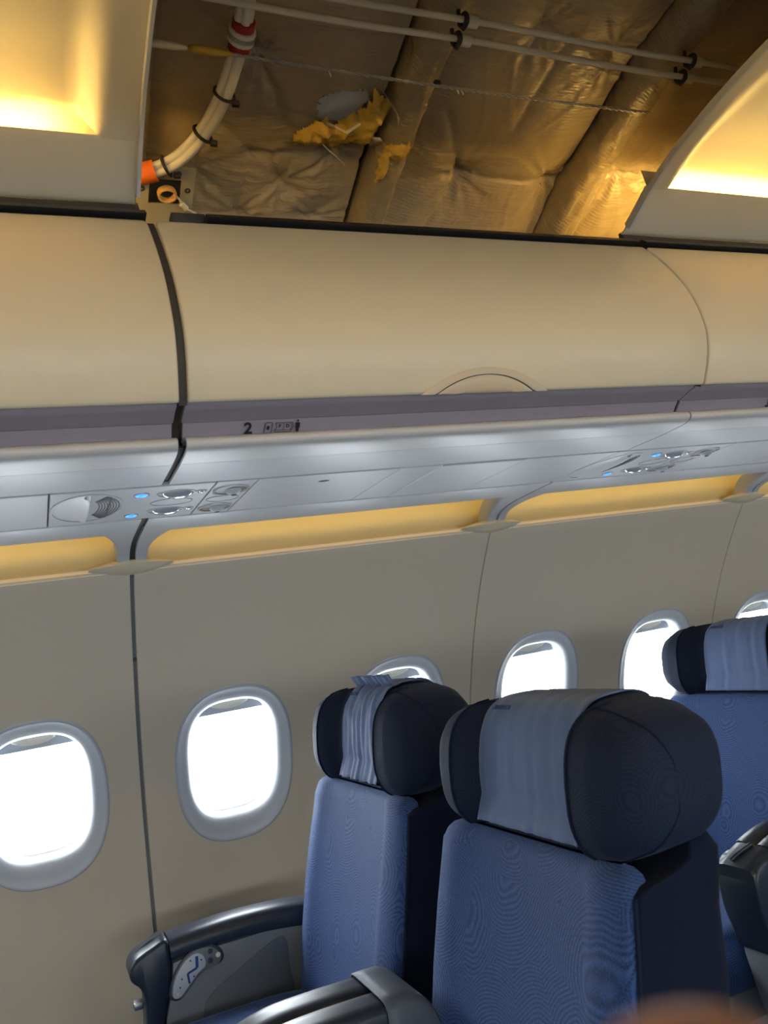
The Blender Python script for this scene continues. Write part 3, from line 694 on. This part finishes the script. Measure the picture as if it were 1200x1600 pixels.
# tear: silver liner, yellow wool, ragged film
V, F = grid([[ins_pt(x, ang(y), 2.012+.003*fbm((x, y, 3), 30, 2)) for x in [.58+.17*i/24 for i in range(25)]] for y in [.55+.12*j/18 for j in range(19)]])
mesh('silver_liner', V, F, M['foil'], b1, smooth=180)
V, F = grid([[ins_pt(.6215+.010*math.sin(k*1.9)+.003*i*(1+.4*math.sin(k*2.7)), ang(.592+.006*k), 2.0085) for k in range(8)] for i in (-1, 0, 1)])
mesh('liner_crack', V, F, M['gap'], b1)
def wool(cx, cy, R0, hx, hy, ht, outline, mat, parent, seed, n=46):
    rows = []
    for i in range(n+1):
        y = cy-hy+2*hy*i/n; r_ = []
        for j in range(n+1):
            x = cx-hx+2*hx*j/n; r_.append((x, y))
        rows.append(r_)
    V, keep = [], []
    for r_ in rows:
        for x, y in r_:
            d = 0
            if inside((x+.006*fbm((x, y, seed), 50, 2), y+.006*fbm((x, y, seed+5), 50, 2)), outline): d = 1
            dd = min(math.hypot(x-q[0], y-q[1]) for q in outline)
            e = min(1, min(seg_d((x, y), outline[k-1], outline[k]) for k in range(len(outline)))/.022)
            h = ht*math.sqrt(max(0, e))*(.8+.7*fbm((x, y, seed), 28, 3))+.006*fbm((x, y, seed+2), 110, 2)
            V.append(ins_pt(x, ang(y), R0-max(0, h))); keep.append(d)
    F = []
    for i in range(n):
        for j in range(n):
            a = i*(n+1)+j; q = (a, a+1, a+n+2, a+n+1)
            if sum(keep[k] for k in q) >= 3: F.append(q)
    return mesh('yellow_wool', V, F, mat, parent, smooth=180)
wool(.672, .632, 1.985, .115, .085, .026, [(.572, .700), (.585, .672), (.612, .652), (.632, .640), (.650, .652), (.668, .645), (.700, .618), (.712, .588), (.716, .566), (.730, .574), (.752, .590), (.775, .588), (.768, .612), (.758, .640), (.752, .668), (.738, .690), (.700, .692), (.660, .706), (.615, .706)], M['fiber'], b1, 3.0)
wool(.80, .705, 1.952, .05, .07, .022, [(.762, .690), (.772, .668), (.792, .655), (.815, .650), (.830, .662), (.822, .690), (.802, .712), (.786, .745), (.772, .765), (.766, .73)], M['fiber'], f1, 11.0, 30)
def rag(pts, w, parent, r=1.965):
    rows = []
    for i, (x, y, rr) in enumerate(pts):
        ww = w*(1-.75*i/(len(pts)-1)); rows.append([ins_pt(x-ww*.5, ang(y-ww*.4), rr), ins_pt(x, ang(y), rr-.004), ins_pt(x+ww*.5, ang(y+ww*.4), rr)])
    V, F = grid(rows); o = mesh('torn_film', V, F, M['rag'], parent, smooth=60); sm = o.modifiers.new('thick', 'SOLIDIFY'); sm.thickness = .0008
rag([(.640, .700, 1.985), (.655, .706, 1.97), (.672, .712, 1.96), (.690, .722, 1.95)], .022, b1)
rag([(.735, .572, 1.985), (.757, .586, 1.96), (.770, .598, 1.945), (.776, .615, 1.94)], .014, b1)
rag([(.745, .690, 1.985), (.75, .672, 1.965), (.757, .66, 1.955)], .03, b1)
rag([(.635, .652, 1.975), (.650, .645, 1.955), (.675, .650, 1.95), (.70, .63, 1.955)], .016, b1)

# pipes, cable, wire bundle
def pipe(y, z, xa, xb, label):
    o = empty('white_tube', ((xa+xb)/2, y, z), label, 'tube', 'thin white tubes')
    V, F = tube([(xa+(xb-xa)*i/12, y, z+.0025*math.sin(i*1.3)) for i in range(13)], .0058, 10); mesh('tube', V, F, M['pipe'], o, smooth=80)
    for xf in (.797, 1.332):
        V, F = tube([(xf+.006, y, z), (xf+.026, y, z)], .0105, 12); mesh('collar', V, F, M['pipe'], o)
        V, F = loop_tube([(xf, y+.0105*math.cos(t*.524), z+.0105*math.sin(t*.524)) for t in range(12)], .0048, 6); cl = mesh('clamp', V, F, M['tie'], o, smooth=80)
        V, F = tube([(xf, y+.006, z-.012), (xf, y+.016, z+.004), (xf, y+.010, z+.030)], .004, 6); mesh('clamp_stem', V, F, M['tie'], cl)
pipe(.364, 2.315, .10, 1.60, 'thin white tube across the open bay, lower of two')
pipe(.333, 2.328, .10, 1.60, 'thin white tube across the open bay, upper of two')
cb = empty('steel_cable', (.8, .464, 2.303), 'thin grey twisted steel cable across the insulation', 'cable')
for ph in (0, math.pi):
    V, F = tube([(.40+.93*i/200, .464+.0018*math.cos(i*.9+ph), 2.303-.006*math.sin(math.pi*i/200)+.0018*math.sin(i*.9+ph)) for i in range(201)], .0019, 5); mesh('strand', V, F, M['steel'], cb, smooth=80)
V, F = tube([(.325, .463, 2.303), (.34, .463, 2.3035), (.375, .463, 2.303), (.405, .464, 2.303)], [.004, .0075, .0075, .003], 10); mesh('yellow_sleeve', V, F, M['yellow'], cb, smooth=80)
V, F = tube([(.255, .460, 2.300), (.30, .462, 2.302), (.33, .463, 2.303)], [.006, .0065, .003], 8); mesh('pale_sleeve', V, F, M['pipe'], cb, smooth=80)
for x in (.58, .845, .855):
    V, F = tube([(x, .466, 2.302), (x+.002, .463, 2.285)], .0015, 5); mesh('whisker', V, F, M['pipe'], cb)
V, F = tube([(.798, .464, 2.303), (.808, .464, 2.303)], .006, 8); mesh('crimp', V, F, M['tie'], cb)
BUN = [(.405, .30, 2.358), (.415, .383, 2.342), (.418, .439, 2.329), (.415, .505, 2.313), (.404, .575, 2.292), (.383, .635, 2.273), (.352, .684, 2.255), (.318, .713, 2.243), (.275, .731, 2.236), (.22, .74, 2.23)]
bu = empty('wire_bundle', (.38, .55, 2.3), 'bundle of white sleeved wires curving down to the left ceiling panel', 'wire bundle')
BC = cat(BUN, 8)
for k, (dx, dr, rr) in enumerate(((-.0095, 0, .0085), (.0068, .002, .0092), (.0, -.0085, .0078))):
    pth = []
    for i, p in enumerate(BC):
        t = (BC[min(i+1, len(BC)-1)]-BC[max(i-1, 0)]).normalized(); rad = Vector((0, p.y, p.z-SZ)).normalized(); sd = t.cross(rad).normalized()
        pth.append(p+sd*dx+rad*dr)
    V, F = tube(pth, rr, 10); mesh('wire', V, F, M['cablew'], bu, smooth=80)
def band(i0, i1, r, mat, name):
    V, F = tube(BC[i0:i1+1], r, 14); return mesh(name, V, F, mat, bu, smooth=60)
band(13, 15, .0195, M['red'], 'red_tape'); band(18, 20, .0195, M['red'], 'red_tape')
V, F = tube(BC[15:19], .0235, 16); mesh('cable_clamp', V, F, M['cream'], bu, smooth=60)
V, F = tube(BC[16:18], .0245, 16); mesh('clamp_band', V, F, M['steel'], bu, smooth=60)
for i in (30, 41, 56):
    p = BC[i]; t = (BC[i+1]-BC[i-1]).normalized(); ref = t.orthogonal().normalized(); bb = t.cross(ref)
    V, F = loop_tube([p+(ref*math.cos(a*.449)+bb*math.sin(a*.449))*.0195 for a in range(14)], .0032, 6); ti = mesh('cable_tie', V, F, M['tie'], bu, smooth=80)
    V, F = box(p.x+.012, p.x+.026, p.y-.004, p.y+.006, p.z-.022, p.z-.012, .002); mesh('tie_head', V, F, M['tie'], ti)
V, F = tube(BC[60:67], .0205, 14); mesh('orange_tape', V, F, M['orange'], bu, smooth=60)
# bracket at the bin corner
br = empty('metal_bracket', (.33, .76, 2.21), 'drab metal bracket with a coil of wire at the bin corner', 'bracket')
def br_pt(x, y, d=0.0): return ins_pt(x, ang(y, 1.94), 1.94-d)
q = G()
def slab(x0, x1, y0, y1, d0=0.0, d1=.004):
    V = [br_pt(x, y, d) for x in (x0, x1) for y in (y0, y1) for d in (d0, d1)]; q.add(V, [(0, 1, 3, 2), (4, 6, 7, 5), (0, 4, 5, 1), (2, 3, 7, 6), (0, 2, 6, 4), (1, 5, 7, 3)])
slab(.268, .378, .722, .748); slab(.268, .290, .748, .80); slab(.352, .378, .748, .80); slab(.268, .378, .80, .85)
q.build('plate', M['bracket'], br, smooth=30)
V = [br_pt(x, y, -.012) for x, y in ((.285, .74), (.36, .74), (.36, .81), (.285, .81))]; mesh('recess', V, [(0, 1, 2, 3)], M['gap'], br)
for k in range(5):
    V, F = loop_tube([Vector(br_pt(.325+.017*math.cos(t*.35), .776+.013*math.sin(t*.35), .002+.003*k)) for t in range(18)], .0026, 6); mesh('coil_turn', V, F, M['copper'], br, smooth=80)
V, F = tube([br_pt(.338, .772, .012), br_pt(.352, .785, .012), br_pt(.360, .802, .008), br_pt(.388, .815, .006)], .0024, 6); mesh('lead_wire', V, F, M['cablew'], br, smooth=80)
V, F = tube([br_pt(.354, .792, .012), br_pt(.366, .802, .012)], .006, 8); mesh('connector', V, F, M['cablew'], br)
for x, y in ((.366, .768), (.345, .735), (.276, .77)):
    V, F = loop_tube([Vector(br_pt(x+.004*math.cos(t*.524), y+.004*math.sin(t*.524), .004)) for t in range(12)], .0022, 5); mesh('rivet', V, F, M['gap'], br)
V, F = box(.285, .345, .575, .60, 2.035, 2.065, .002); mesh('latch_block', V, F, M['gap'], br)

# ------------------------------------------------------------------ seats
def make_seat(xo, yc, hw, zt, label, amw=.135, flap=False, wr=.0012, dz=0.0, logo=True, seed=0.0):
    "xo: shift along the cabin from row 2; yc: seat centre; hw: half width of the back"
    o = empty('airline_seat', (xo+.45, yc, 0), label, 'seat', 'blue leather-trimmed airline seats' if False else 'navy airline seats')
    ZB = .935+dz
    # --- backrest front cushion
    def xf(z): return .668+.234*(z-.94)
    def slice_(z, hw_, x0, dep, p=.30, bol=0.0, n=64, ins=0.0):
        r = []
        for k in range(n):
            t = 2*math.pi*k/n; u = sgp(math.sin(t), p); cx = sgp(math.cos(t), p*1.6)
            x = x0+dep/2+(dep/2-ins)*cx; y = (hw_-ins)*u
            if cx < 0:
                a = abs(y)/hw_
                x += -cx*(-bol*sstep(.50, .80, a)+.004*math.exp(-((a-.52)/.022)**2)*(1 if bol else 0)-(.012*math.exp(-((a-.27)/.11)**2) if bol else 0))
            r.append((xo+x, yc+y, z))
        return r
    rows = []
    zs = [(.40, .0), (.50, 0), (.60, 0), (.70, 0), (.80, 0), (.88, 0), (.905, .0), (ZB-.012, .004), (ZB-.004, .012), (ZB, .028)]
    for z, ins in zs:
        lum = .010*math.sin(max(0, min(1, (z-.42)/.45))*math.pi)
        rows.append(slice_(z, hw*(1-.02*sstep(.8, .94, z)-.045*sstep(.895+dz, .932+dz, z)), xf(z)-lum, .040, .22, .018, ins=ins))
    V, F = grid(rows, closed_u=True, caps=True); mesh('backrest', V, F, M['fab'], o, smooth=70)
    # --- rear shell in dark cloth
    rows = []
    for z, ins, dd in ((.36, .0, .15), (.5, 0, .155), (.65, 0, .15), (.78, 0, .15), (.86, 0, .14), (.906+dz, 0, .143), (.914+dz, 0, .143), (.922+dz, 0, .142), (.931+dz, 0, .142), (ZB+.02, .012, .14), (ZB+.028, .03, .14)):
        xa = xf(z)+.002+.085*sstep(.908+dz, .930+dz, z)+ins; xb = xf(z)+dd+.022-ins; yy = hw+.003-ins; r = []
        for cx, cy, a0, rr in ((xb-.045, yy-.045, 0, .045), (xa+.006, yy-.006, 90, .006), (xa+.006, -yy+.006, 180, .006), (xb-.045, -yy+.045, 270, .045)):
            for a in range(0, 91, 15):
                t = (a0+a)*D2R; r.append((xo+cx+rr*math.cos(t), yc+cy+rr*math.sin(t), z))
        rows.append(r)
    V, F = grid(rows, closed_u=True, caps=True); mesh('back_cover', V, F, M['fab_back'], o, smooth=70)
    # piping round the front cushion edge
    pts = []
    for s in (-1, 1):
        L_ = [(xo+xf(z)+.001, yc+s*(hw+.003)*(1-.02*sstep(.8, .94, z)), z) for z in [.45+(ZB-.03-.45)*i/14 for i in range(15)]]
        V, F = tube(L_, .0030, 6); mesh('piping', V, F, M['piping'], o, smooth=80)
    # --- headrest
    HW = hw+.026; zb = ZB-.012; zm, zr = (zt+zb)/2, (zt-zb)/2
    def hpt(u, t, off=0.0):
        a = abs(u); ev = (1-a**5.5)**(1/2.6) if a < 1 else 0; ed = (1-a**7)**(1/3.0) if a < 1 else 0
        wing = sstep(.47, .60, a)
        x0 = .700-.050*wing+.02*max(0, a-.8)/.2; x1_ = .866-.008*a
        xm, xr = (x0+x1_)/2, (x1_-x0)/2*(.25+.75*ed)
        c, s = math.cos(t), math.sin(t); p = .62
        z = zm+zr*(.05+.95*ev)*sgp(s, p); x = xm+xr*sgp(c, p)+.16*(z-zm)
        if s < 0 and c < 0: x += .012*(-s)*(-c)       # tuck under at the front
        if off:
            x += off*c; z += off*s
        return Vector((xo+x, yc+.003+HW*u, z))
    us = [-1+i/40 for i in range(81)]; us = [math.copysign(1-(1-abs(u))**1.5, u) if abs(u) > .75 else u for u in us]; us = sorted(set([round(u, 4) for u in us]))
    us = [-1]+[u for u in us if -1 < u < 1]+[1]
    rows = [[hpt(u*.9995, 2*math.pi*k/48) for k in range(48)] for u in us]
    V, F = grid(rows, closed_u=True, caps=True); h = mesh('headrest', V, F, M['fab_dark'], o, smooth=80)
    loop = [hpt(u*.995, math.pi*.60, .0008) for u in us]+[hpt(u*.995, -math.pi*.60, .0008) for u in us[::-1]]
    V, F = loop_tube(loop, .0015, 6); mesh('piping', V, F, M['piping'], h, smooth=80)
    for s in (-1, 1):
        V, F = tube([hpt(s*.60, math.pi*(.52+.95*i/20), .001) for i in range(21)], .0022, 6); mesh('piping', V, F, M['piping'], h, smooth=80)
    # --- antimacassar cloth
    ua = amw/HW; n1 = 40; rows = []
    path = [math.pi*(.30+.77*i/36) for i in range(37)]
    for j in range(n1+1):
        u = -ua+2*ua*j/n1; col = []
        for i, t in enumerate(path):
            q_ = fbm((u*6+seed, i*.05, seed), 3, 3)+.6*math.sin(u*38+seed+i*.08)+.4*math.sin(u*71+i*.13+seed)
            off = .0042+wr*(1.2+q_)*min(1, i/8)
            col.append(hpt(u*(1+.03*sstep(15, 36, i)), t, off))
        last = col[-1]; dr = Vector((-.010, 0, -.03)).normalized()
        for k in range(1, 5):
            col.append(last+Vector((-.0045*k, 0, -.0105*k)))
        rows.append(col)
    V, F = grid(rows); am = mesh('headrest_cloth', V, F, M['cloth'], h, smooth=180)
    sm = am.modifiers.new('thick', 'SOLIDIFY'); sm.thickness = .0016; sm.offset = 1
    if flap:
        rows = []
        for j in range(n1+1):
            u = -ua*1.02+2.05*ua*j/n1; p0 = hpt(u, math.pi*.60, .006)
            w = .0025*math.sin(u*60+seed)+.002*math.sin(u*95)
            rows.append([p0+Vector((w, 0, 0)), p0+Vector((-.006+w*1.5, 0, .013)), p0+Vector((-.014+w*1.5, 0, .027+.001*math.sin(u*30)))])
        V, F = grid(rows); fl = mesh('folded_flap', V, F, M['cloth'], h, smooth=180); sm = fl.modifiers.new('thick', 'SOLIDIFY'); sm.thickness = .0025
    if logo:
        tt = math.pi*.735; uc = ua*.60; a = hpt(uc, tt, .0125); b = hpt(uc, tt-.12, .0125); Wv = (b-a).normalized()
        V, F = text_mesh('AVIANCA', .0125, a, (0, -1, 0), Wv, .0008)
        mesh('cloth_lettering', V, F, M['cloth_print'], am, smooth=0)
    # --- seat cushion, base and legs
    rows = []
    for z, ins, xa in ((.34, .02, 0), (.345, .006, 0), (.38, 0, 0), (.42, 0, 0), (.45, .004, -.004), (.465, .02, -.008), (.472, .05, -.01)):
        r = []
        for k in range(56):
            t = 2*math.pi*k/56; r.append((xo+.335+(.265-ins)*sgp(math.cos(t), .35)+xa*0, yc+(hw-.012-ins)*sgp(math.sin(t), .30), z-.010*max(0, math.cos(t))))
        rows.append(r)
    V, F = grid(rows, closed_u=True, caps=True); mesh('seat_cushion', V, F, M['fab'], o, smooth=70)
    V, F = box(xo+.16, xo+.66, yc-hw+.02, yc+hw-.02, .27, .345, .015); mesh('seat_frame', V, F, M['pocket'], o)
    for sx in (.22, .58):
        for sy in (-.18, .18):
            V, F = tube([(xo+sx, yc+sy, .0), (xo+sx+.02, yc+sy, .28)], .016, 10); mesh('leg', V, F, M['metal'], o)
    return o
def poly_y(poly, y0, y1, b=.006):
    "polygon in (x,z) swept along y with softened rims"
    n = len(poly); cx = sum(p[0] for p in poly)/n; cz = sum(p[1] for p in poly)/n
    def ins(d):
        out_ = []
        for i, p in enumerate(poly):
            a, c = poly[i-1], poly[(i+1) % n]; tx, tz = c[0]-a[0], c[1]-a[1]; L = math.hypot(tx, tz) or 1
            nx, nz = -tz/L, tx/L
            if (p[0]-cx)*nx+(p[1]-cz)*nz > 0 and AREA > 0 or AREA < 0 and False: pass
            out_.append((p[0]+nx*d*sgn, p[1]+nz*d*sgn))
        return out_
    AREA = sum(poly[i-1][0]*poly[i][1]-poly[i][0]*poly[i-1][1] for i in range(n)); sgn = 1 if AREA > 0 else -1
    rows = []
    for y, d in ((y0, b), (y0+b*.3, b*.3), (y0+b, 0), (y1-b, 0), (y1-b*.3, b*.3), (y1, b)):
        rows.append([(p[0], y, p[1]) for p in ins(d)])
    return grid(rows, closed_u=True, caps=True)
def smooth_poly(pts, n=5):
    P2 = [Vector(p) for p in pts]; N = len(P2); out_ = []
    for i in range(N):
        p0, p1, p2, p3 = P2[i-1], P2[i], P2[(i+1) % N], P2[(i+2) % N]
        for k in range(n):
            t = k/n; out_.append(.5*((2*p1)+(p2-p0)*t+(2*p0-5*p1+4*p2-p3)*t*t+(3*p1-p0-3*p2+p3)*t**3))
    return [(p.x, p.y) for p in out_]
def window_armrest(o, xo, controls=True):
    y0, y1 = 1.470, 1.572
    top = [(.236, .640), (.30, .6445), (.40, .647), (.50, .643), (.60, .632), (.66, .62)]
    tp = [(p.x, p.y) for p in cat(top, 5)]
    rows = []
    for x, z in tp:
        rows.append([(xo+x, y0, z-.055+.012*sstep(.6, .25, x)), (xo+x, y0-.003, z-.03), (xo+x, y0+.002, z-.012), (xo+x, y0+.012, z-.003), (xo+x, y0+.03, z), (xo+x, y1-.03, z), (xo+x, y1-.010, z-.004), (xo+x, y1, z-.015), (xo+x, y1, z-.055)])
    V, F = grid(rows, caps=True); mesh('armrest_cap', V, F, M['arm'], o, smooth=50)
    nose = smooth_poly([(.232, .641), (.19, .632), (.155, .617), (.138, .594), (.140, .570), (.158, .549), (.166, .52), (.164, .46), (.160, .38), (.196, .38), (.206, .46), (.226, .525), (.234, .58)], 4)
    nc = mesh('armrest_nose', *poly_y([(xo+x, z) for x, z in nose], y0-.002, y1, .010), M['arm'], o, smooth=50)
    V, F = tube([(xo+.160, (y0+y1)/2, .618), (xo+.195, (y0+y1)/2, .6345), (xo+.225, (y0+y1)/2, .6405)], .004, 6); mesh('nose_slot', V, F, M['black'], nc)
    V, F = box(xo+.140, xo+.163, y0+.02, y0+.05, .498, .516, .004); mesh('tray_catch', V, F, M['metal'], nc)
    sp = [(.205, .36), (.64, .36), (.64, .585), (.50, .592), (.30, .592), (.240, .583), (.232, .53), (.21, .46)]
    pn = mesh('side_panel', *poly_y([(xo+x, z) for x, z in sp], y0+.006, y1-.006, .003), M['armgrey'], o)
    pk = smooth_poly([(.30, .36), (.300, .455), (.325, .49), (.42, .535), (.50, .568), (.525, .56), (.525, .50), (.515, .36)], 4)
    mesh('pocket', *poly_y([(xo+x, z) for x, z in pk], y0+.003, y0+.012, .002), M['pocket'], pn)
    if controls:
        kb = smooth_poly([(.222, .508), (.228, .540), (.250, .575), (.280, .598), (.310, .605), (.345, .598), (.363, .572), (.352, .553), (.322, .550), (.295, .538), (.270, .515), (.245, .498)], 4)
        mesh('control_rim', *poly_y([(xo+x, z) for x, z in kb], y0+.001, y0+.012, .002), M['ctrl_dark'], pn)
        def scale(P_, f, c): return [((x-c[0])*f+c[0], (z-c[1])*f+c[1]) for x, z in P_]
        cp = mesh('control_panel', *poly_y([(xo+x, z) for x, z in scale(kb, .90, (.285, .553))], y0-.001, y0+.008, .001), M['ctrl_mid'], pn)
        fc = smooth_poly([(.230, .512), (.238, .545), (.262, .577), (.290, .592), (.311, .585), (.315, .560), (.293, .545), (.268, .523), (.245, .505)], 4)
        mesh('control_face', *poly_y([(xo+x, z) for x, z in fc], y0-.003, y0+.004, .001), M['ctrl'], cp)
        q = G()
        for a, b, w in (((.296, .586), (.294, .560), .007), ((.294, .560), (.270, .553), .005), ((.270, .553), (.272, .530), .005)):
            d = Vector((b[0]-a[0], b[1]-a[1])).normalized(); nx, nz = -d.y*w/2, d.x*w/2
            q.add(*box(0, 0, 0, 0, 0, 0)) if False else q.add(*poly_y([(xo+a[0]-nx, a[1]-nz), (xo+b[0]-nx, b[1]-nz), (xo+b[0]+nx, b[1]+nz), (xo+a[0]+nx, a[1]+nz)], y0-.0042, y0-.002, .0003))
        q.build('seat_icon', M['icon'], cp, smooth=0)
        for x, z, r, m_ in ((.241, .514, .0042, 'cream'), (.348, .575, .0062, 'cream'), (.330, .588, .0062, 'ctrl_dark'), (.327, .567, .0062, 'ctrl_dark'), (.280, .580, .002, 'icon'), (.306, .575, .002, 'icon'), (.284, .543, .002, 'icon'), (.255, .545, .002, 'icon'), (.249, .527, .002, 'icon')):
            mesh('button', *poly_y([(xo+x+r*math.cos(t*.628), z+r*math.sin(t*.628)) for t in range(10)], y0-.0055, y0-.002, .0006), M[m_], cp)
def centre_armrest(o, xo, y0=.642, ym=.727, y1=.812, dz=0.0):
    ZT = .678+dz
    bz = lambda x: ZT-.032*max(0, (.34-x)/.15)**2
    for k, (a, b) in enumerate(((y0, ym-.002), (ym+.002, y1))):
        rows = []
        for i in range(21):
            x = .222+(.52-.222)*i/20; z = bz(x)+.004*math.sin(i/20*math.pi)
            rows.append([(xo+x, a, z-.045), (xo+x, a, z-.014), (xo+x, a+.004, z-.005), (xo+x, a+.013, z-.0005), (xo+x, a+.03, z), (xo+x, b-.03, z), (xo+x, b-.013, z-.0005), (xo+x, b-.004, z-.005), (xo+x, b, z-.014), (xo+x, b, z-.045)])
        V, F = grid(rows, caps=True); mesh('armrest_cap', V, F, M['arm'], o, smooth=50)
    # front hinge piece
    rows = []
    for i in range(9):
        x = .150+(.218-.150)*i/8; z = bz(x)-.004*0
        rows.append([(xo+x, y0+.004, z-.06), (xo+x, y0+.004, z-.014), (xo+x, y0+.012, z-.003), (xo+x, y0+.03, z), (xo+x, y1-.03, z), (xo+x, y1-.012, z-.003), (xo+x, y1-.004, z-.014), (xo+x, y1-.004, z-.06)])
    V, F = grid(rows, caps=True); hp = mesh('armrest_front', V, F, M['arm'], o, smooth=50)
    V, F = tube([(xo+.214, y1-.06, bz(.214)+.004), (xo+.180, y1-.05, bz(.18)+.004), (xo+.16, y1-.045, bz(.16)+.003)], .005, 8); mesh('release_bar', V, F, M['arm'], hp, smooth=80)
    # grey strap round the rear end
    rows = []
    for i, (x, dzz) in enumerate(((.478, .0035), (.50, .004), (.525, .003), (.545, -.006), (.560, -.022), (.570, -.045), (.575, -.08), (.575, -.14))):
        z = ZT+.002+dzz; e = .0035
        rows.append([(xo+x, y0-e, .56), (xo+x, y0-e, min(z-.014, z)), (xo+x, y0+.006, z-.002), (xo+x, y0+.03, z), (xo+x, y1-.03, z), (xo+x, y1-.006, z-.002), (xo+x, y1+e, z-.014), (xo+x, y1+e, .56)])
    V, F = grid(rows); st = mesh('rear_strap', V, F, M['strap'], o, smooth=50); sm = st.modifiers.new('thick', 'SOLIDIFY'); sm.thickness = .002
    body = [(.20, .30), (.60, .30), (.60, .60), (.55, .63+dz), (.22, .63+dz), (.180, .56), (.176, .45)]
    mesh('side_panel', *poly_y([(xo+x, z) for x, z in body], y0+.006, y1-.006, .006), M['armgrey'], o)
    nose = smooth_poly([(.150, .600+dz), (.172, .636+dz), (.214, .640+dz), (.222, .60+dz), (.222, .55), (.212, .50), (.195, .47), (.168, .47), (.160, .51), (.148, .56)], 4)
    mesh('armrest_nose', *poly_y([(xo+x, z) for x, z in nose], y0, y1, .008), M['arm'], o, smooth=50)
def aisle_armrest(o, xo, yc, hw):
    y1 = yc-hw+.0; y0 = y1-.065
    body = [(.15, .30), (.60, .30), (.60, .58), (.20, .58), (.15, .53)]
    mesh('aisle_panel', *poly_y([(xo+x, z) for x, z in body], y0+.004, y1-.004, .005), M['armgrey'], o)
    V, F = box(xo+.13, xo+.60, y0, y1, .57, .605, .012); mesh('aisle_armrest_cap', V, F, M['arm'], o)
RP = 1.222
DY, DHW, FY, FHW = .425, .268, 1.142, .300
s2f = make_seat(-.006, FY, FHW, 1.163, 'navy seat by the window in row 2, crumpled headrest cloth with raised flap', .118, True, .0032, .012, True, 2.0); window_armrest(s2f, 0)
s2d = make_seat(0, DY, DHW, 1.137, 'navy aisle seat in row 2, nearest and largest, smooth blue cloth on its headrest', .140, False, .0010, 0, True, 5.0); centre_armrest(s2d, 0); aisle_armrest(s2d, 0, DY, DHW)
s3f = make_seat(RP-.01, FY, FHW, 1.150, 'navy window seat in the row behind, partly cut by the right picture edge', .118, False, .0012, .008, True, 9.0); window_armrest(s3f, RP, False)
s3d = make_seat(RP, DY, DHW, 1.137, 'navy aisle seat in the row behind, only its cushion and centre armrest in view', .140, False, .0010, 0, False, 1.0); centre_armrest(s3d, RP, .695, .755, .812, .028); aisle_armrest(s3d, RP, DY, DHW)

# ------------------------------------------------------------------ hand of the person holding the camera (fingertip shows, out of focus)
def cpt(r, u, f): return CAM+CR*r+CU*u+CF*f
hand_v = [(.075, -.150, .020), (.062, -.112, .030),                     # 0 wrist, 1 palm
          (.047, -.092, .052), (.036, -.072, .072), (.0305, -.060, .0795), (.0285, -.0500, .0805),   # index, tip in view
          (.062, -.090, .058), (.060, -.076, .076), (.056, -.080, .090), (.050, -.088, .094),      # middle
          (.076, -.096, .056), (.078, -.086, .074), (.074, -.092, .086), (.068, -.100, .088),      # ring
          (.088, -.106, .050), (.092, -.100, .064), (.090, -.106, .074), (.085, -.112, .076),      # little
          (.040, -.120, .014), (.022, -.110, .010), (.010, -.098, .012),                            # thumb
          (.10, -.24, -.03), (.13, -.36, -.10)]                                                      # forearm
hand_e = [(0, 1), (1, 2), (2, 3), (3, 4), (4, 5), (1, 6), (6, 7), (7, 8), (8, 9), (1, 10), (10, 11), (11, 12), (12, 13), (1, 14), (14, 15), (15, 16), (16, 17), (1, 18), (18, 19), (19, 20), (0, 21), (21, 22)]
me = bpy.data.meshes.new('person'); org = cpt(*hand_v[0]); me.from_pydata([tuple(cpt(*p)-org) for p in hand_v], hand_e, []); me.update()
ho = bpy.data.objects.new('person', me); C.objects.link(ho); ho.location = org; me.materials.append(M['skin'])
sk = ho.modifiers.new('skin', 'SKIN'); sk.use_smooth_shade = True
for i, v in enumerate(me.skin_vertices[0].data):
    r = .0085
    if i == 0: r = .024; v.use_root = True
    elif i == 1: r = .022
    elif i in (2, 6, 10, 14): r = .0095
    elif i in (4, 5): r = .0118
    elif i in (9, 13, 17): r = .0078
    elif i in (18,): r = .012
    elif i in (21, 22): r = .03+.004*(i-21)
    v.radius = (r, r)
ss_ = ho.modifiers.new('smooth', 'SUBSURF'); ss_.levels = 2; ss_.render_levels = 2
tag(ho, 'blurred brown fingertip of a person at the bottom right edge', 'person')
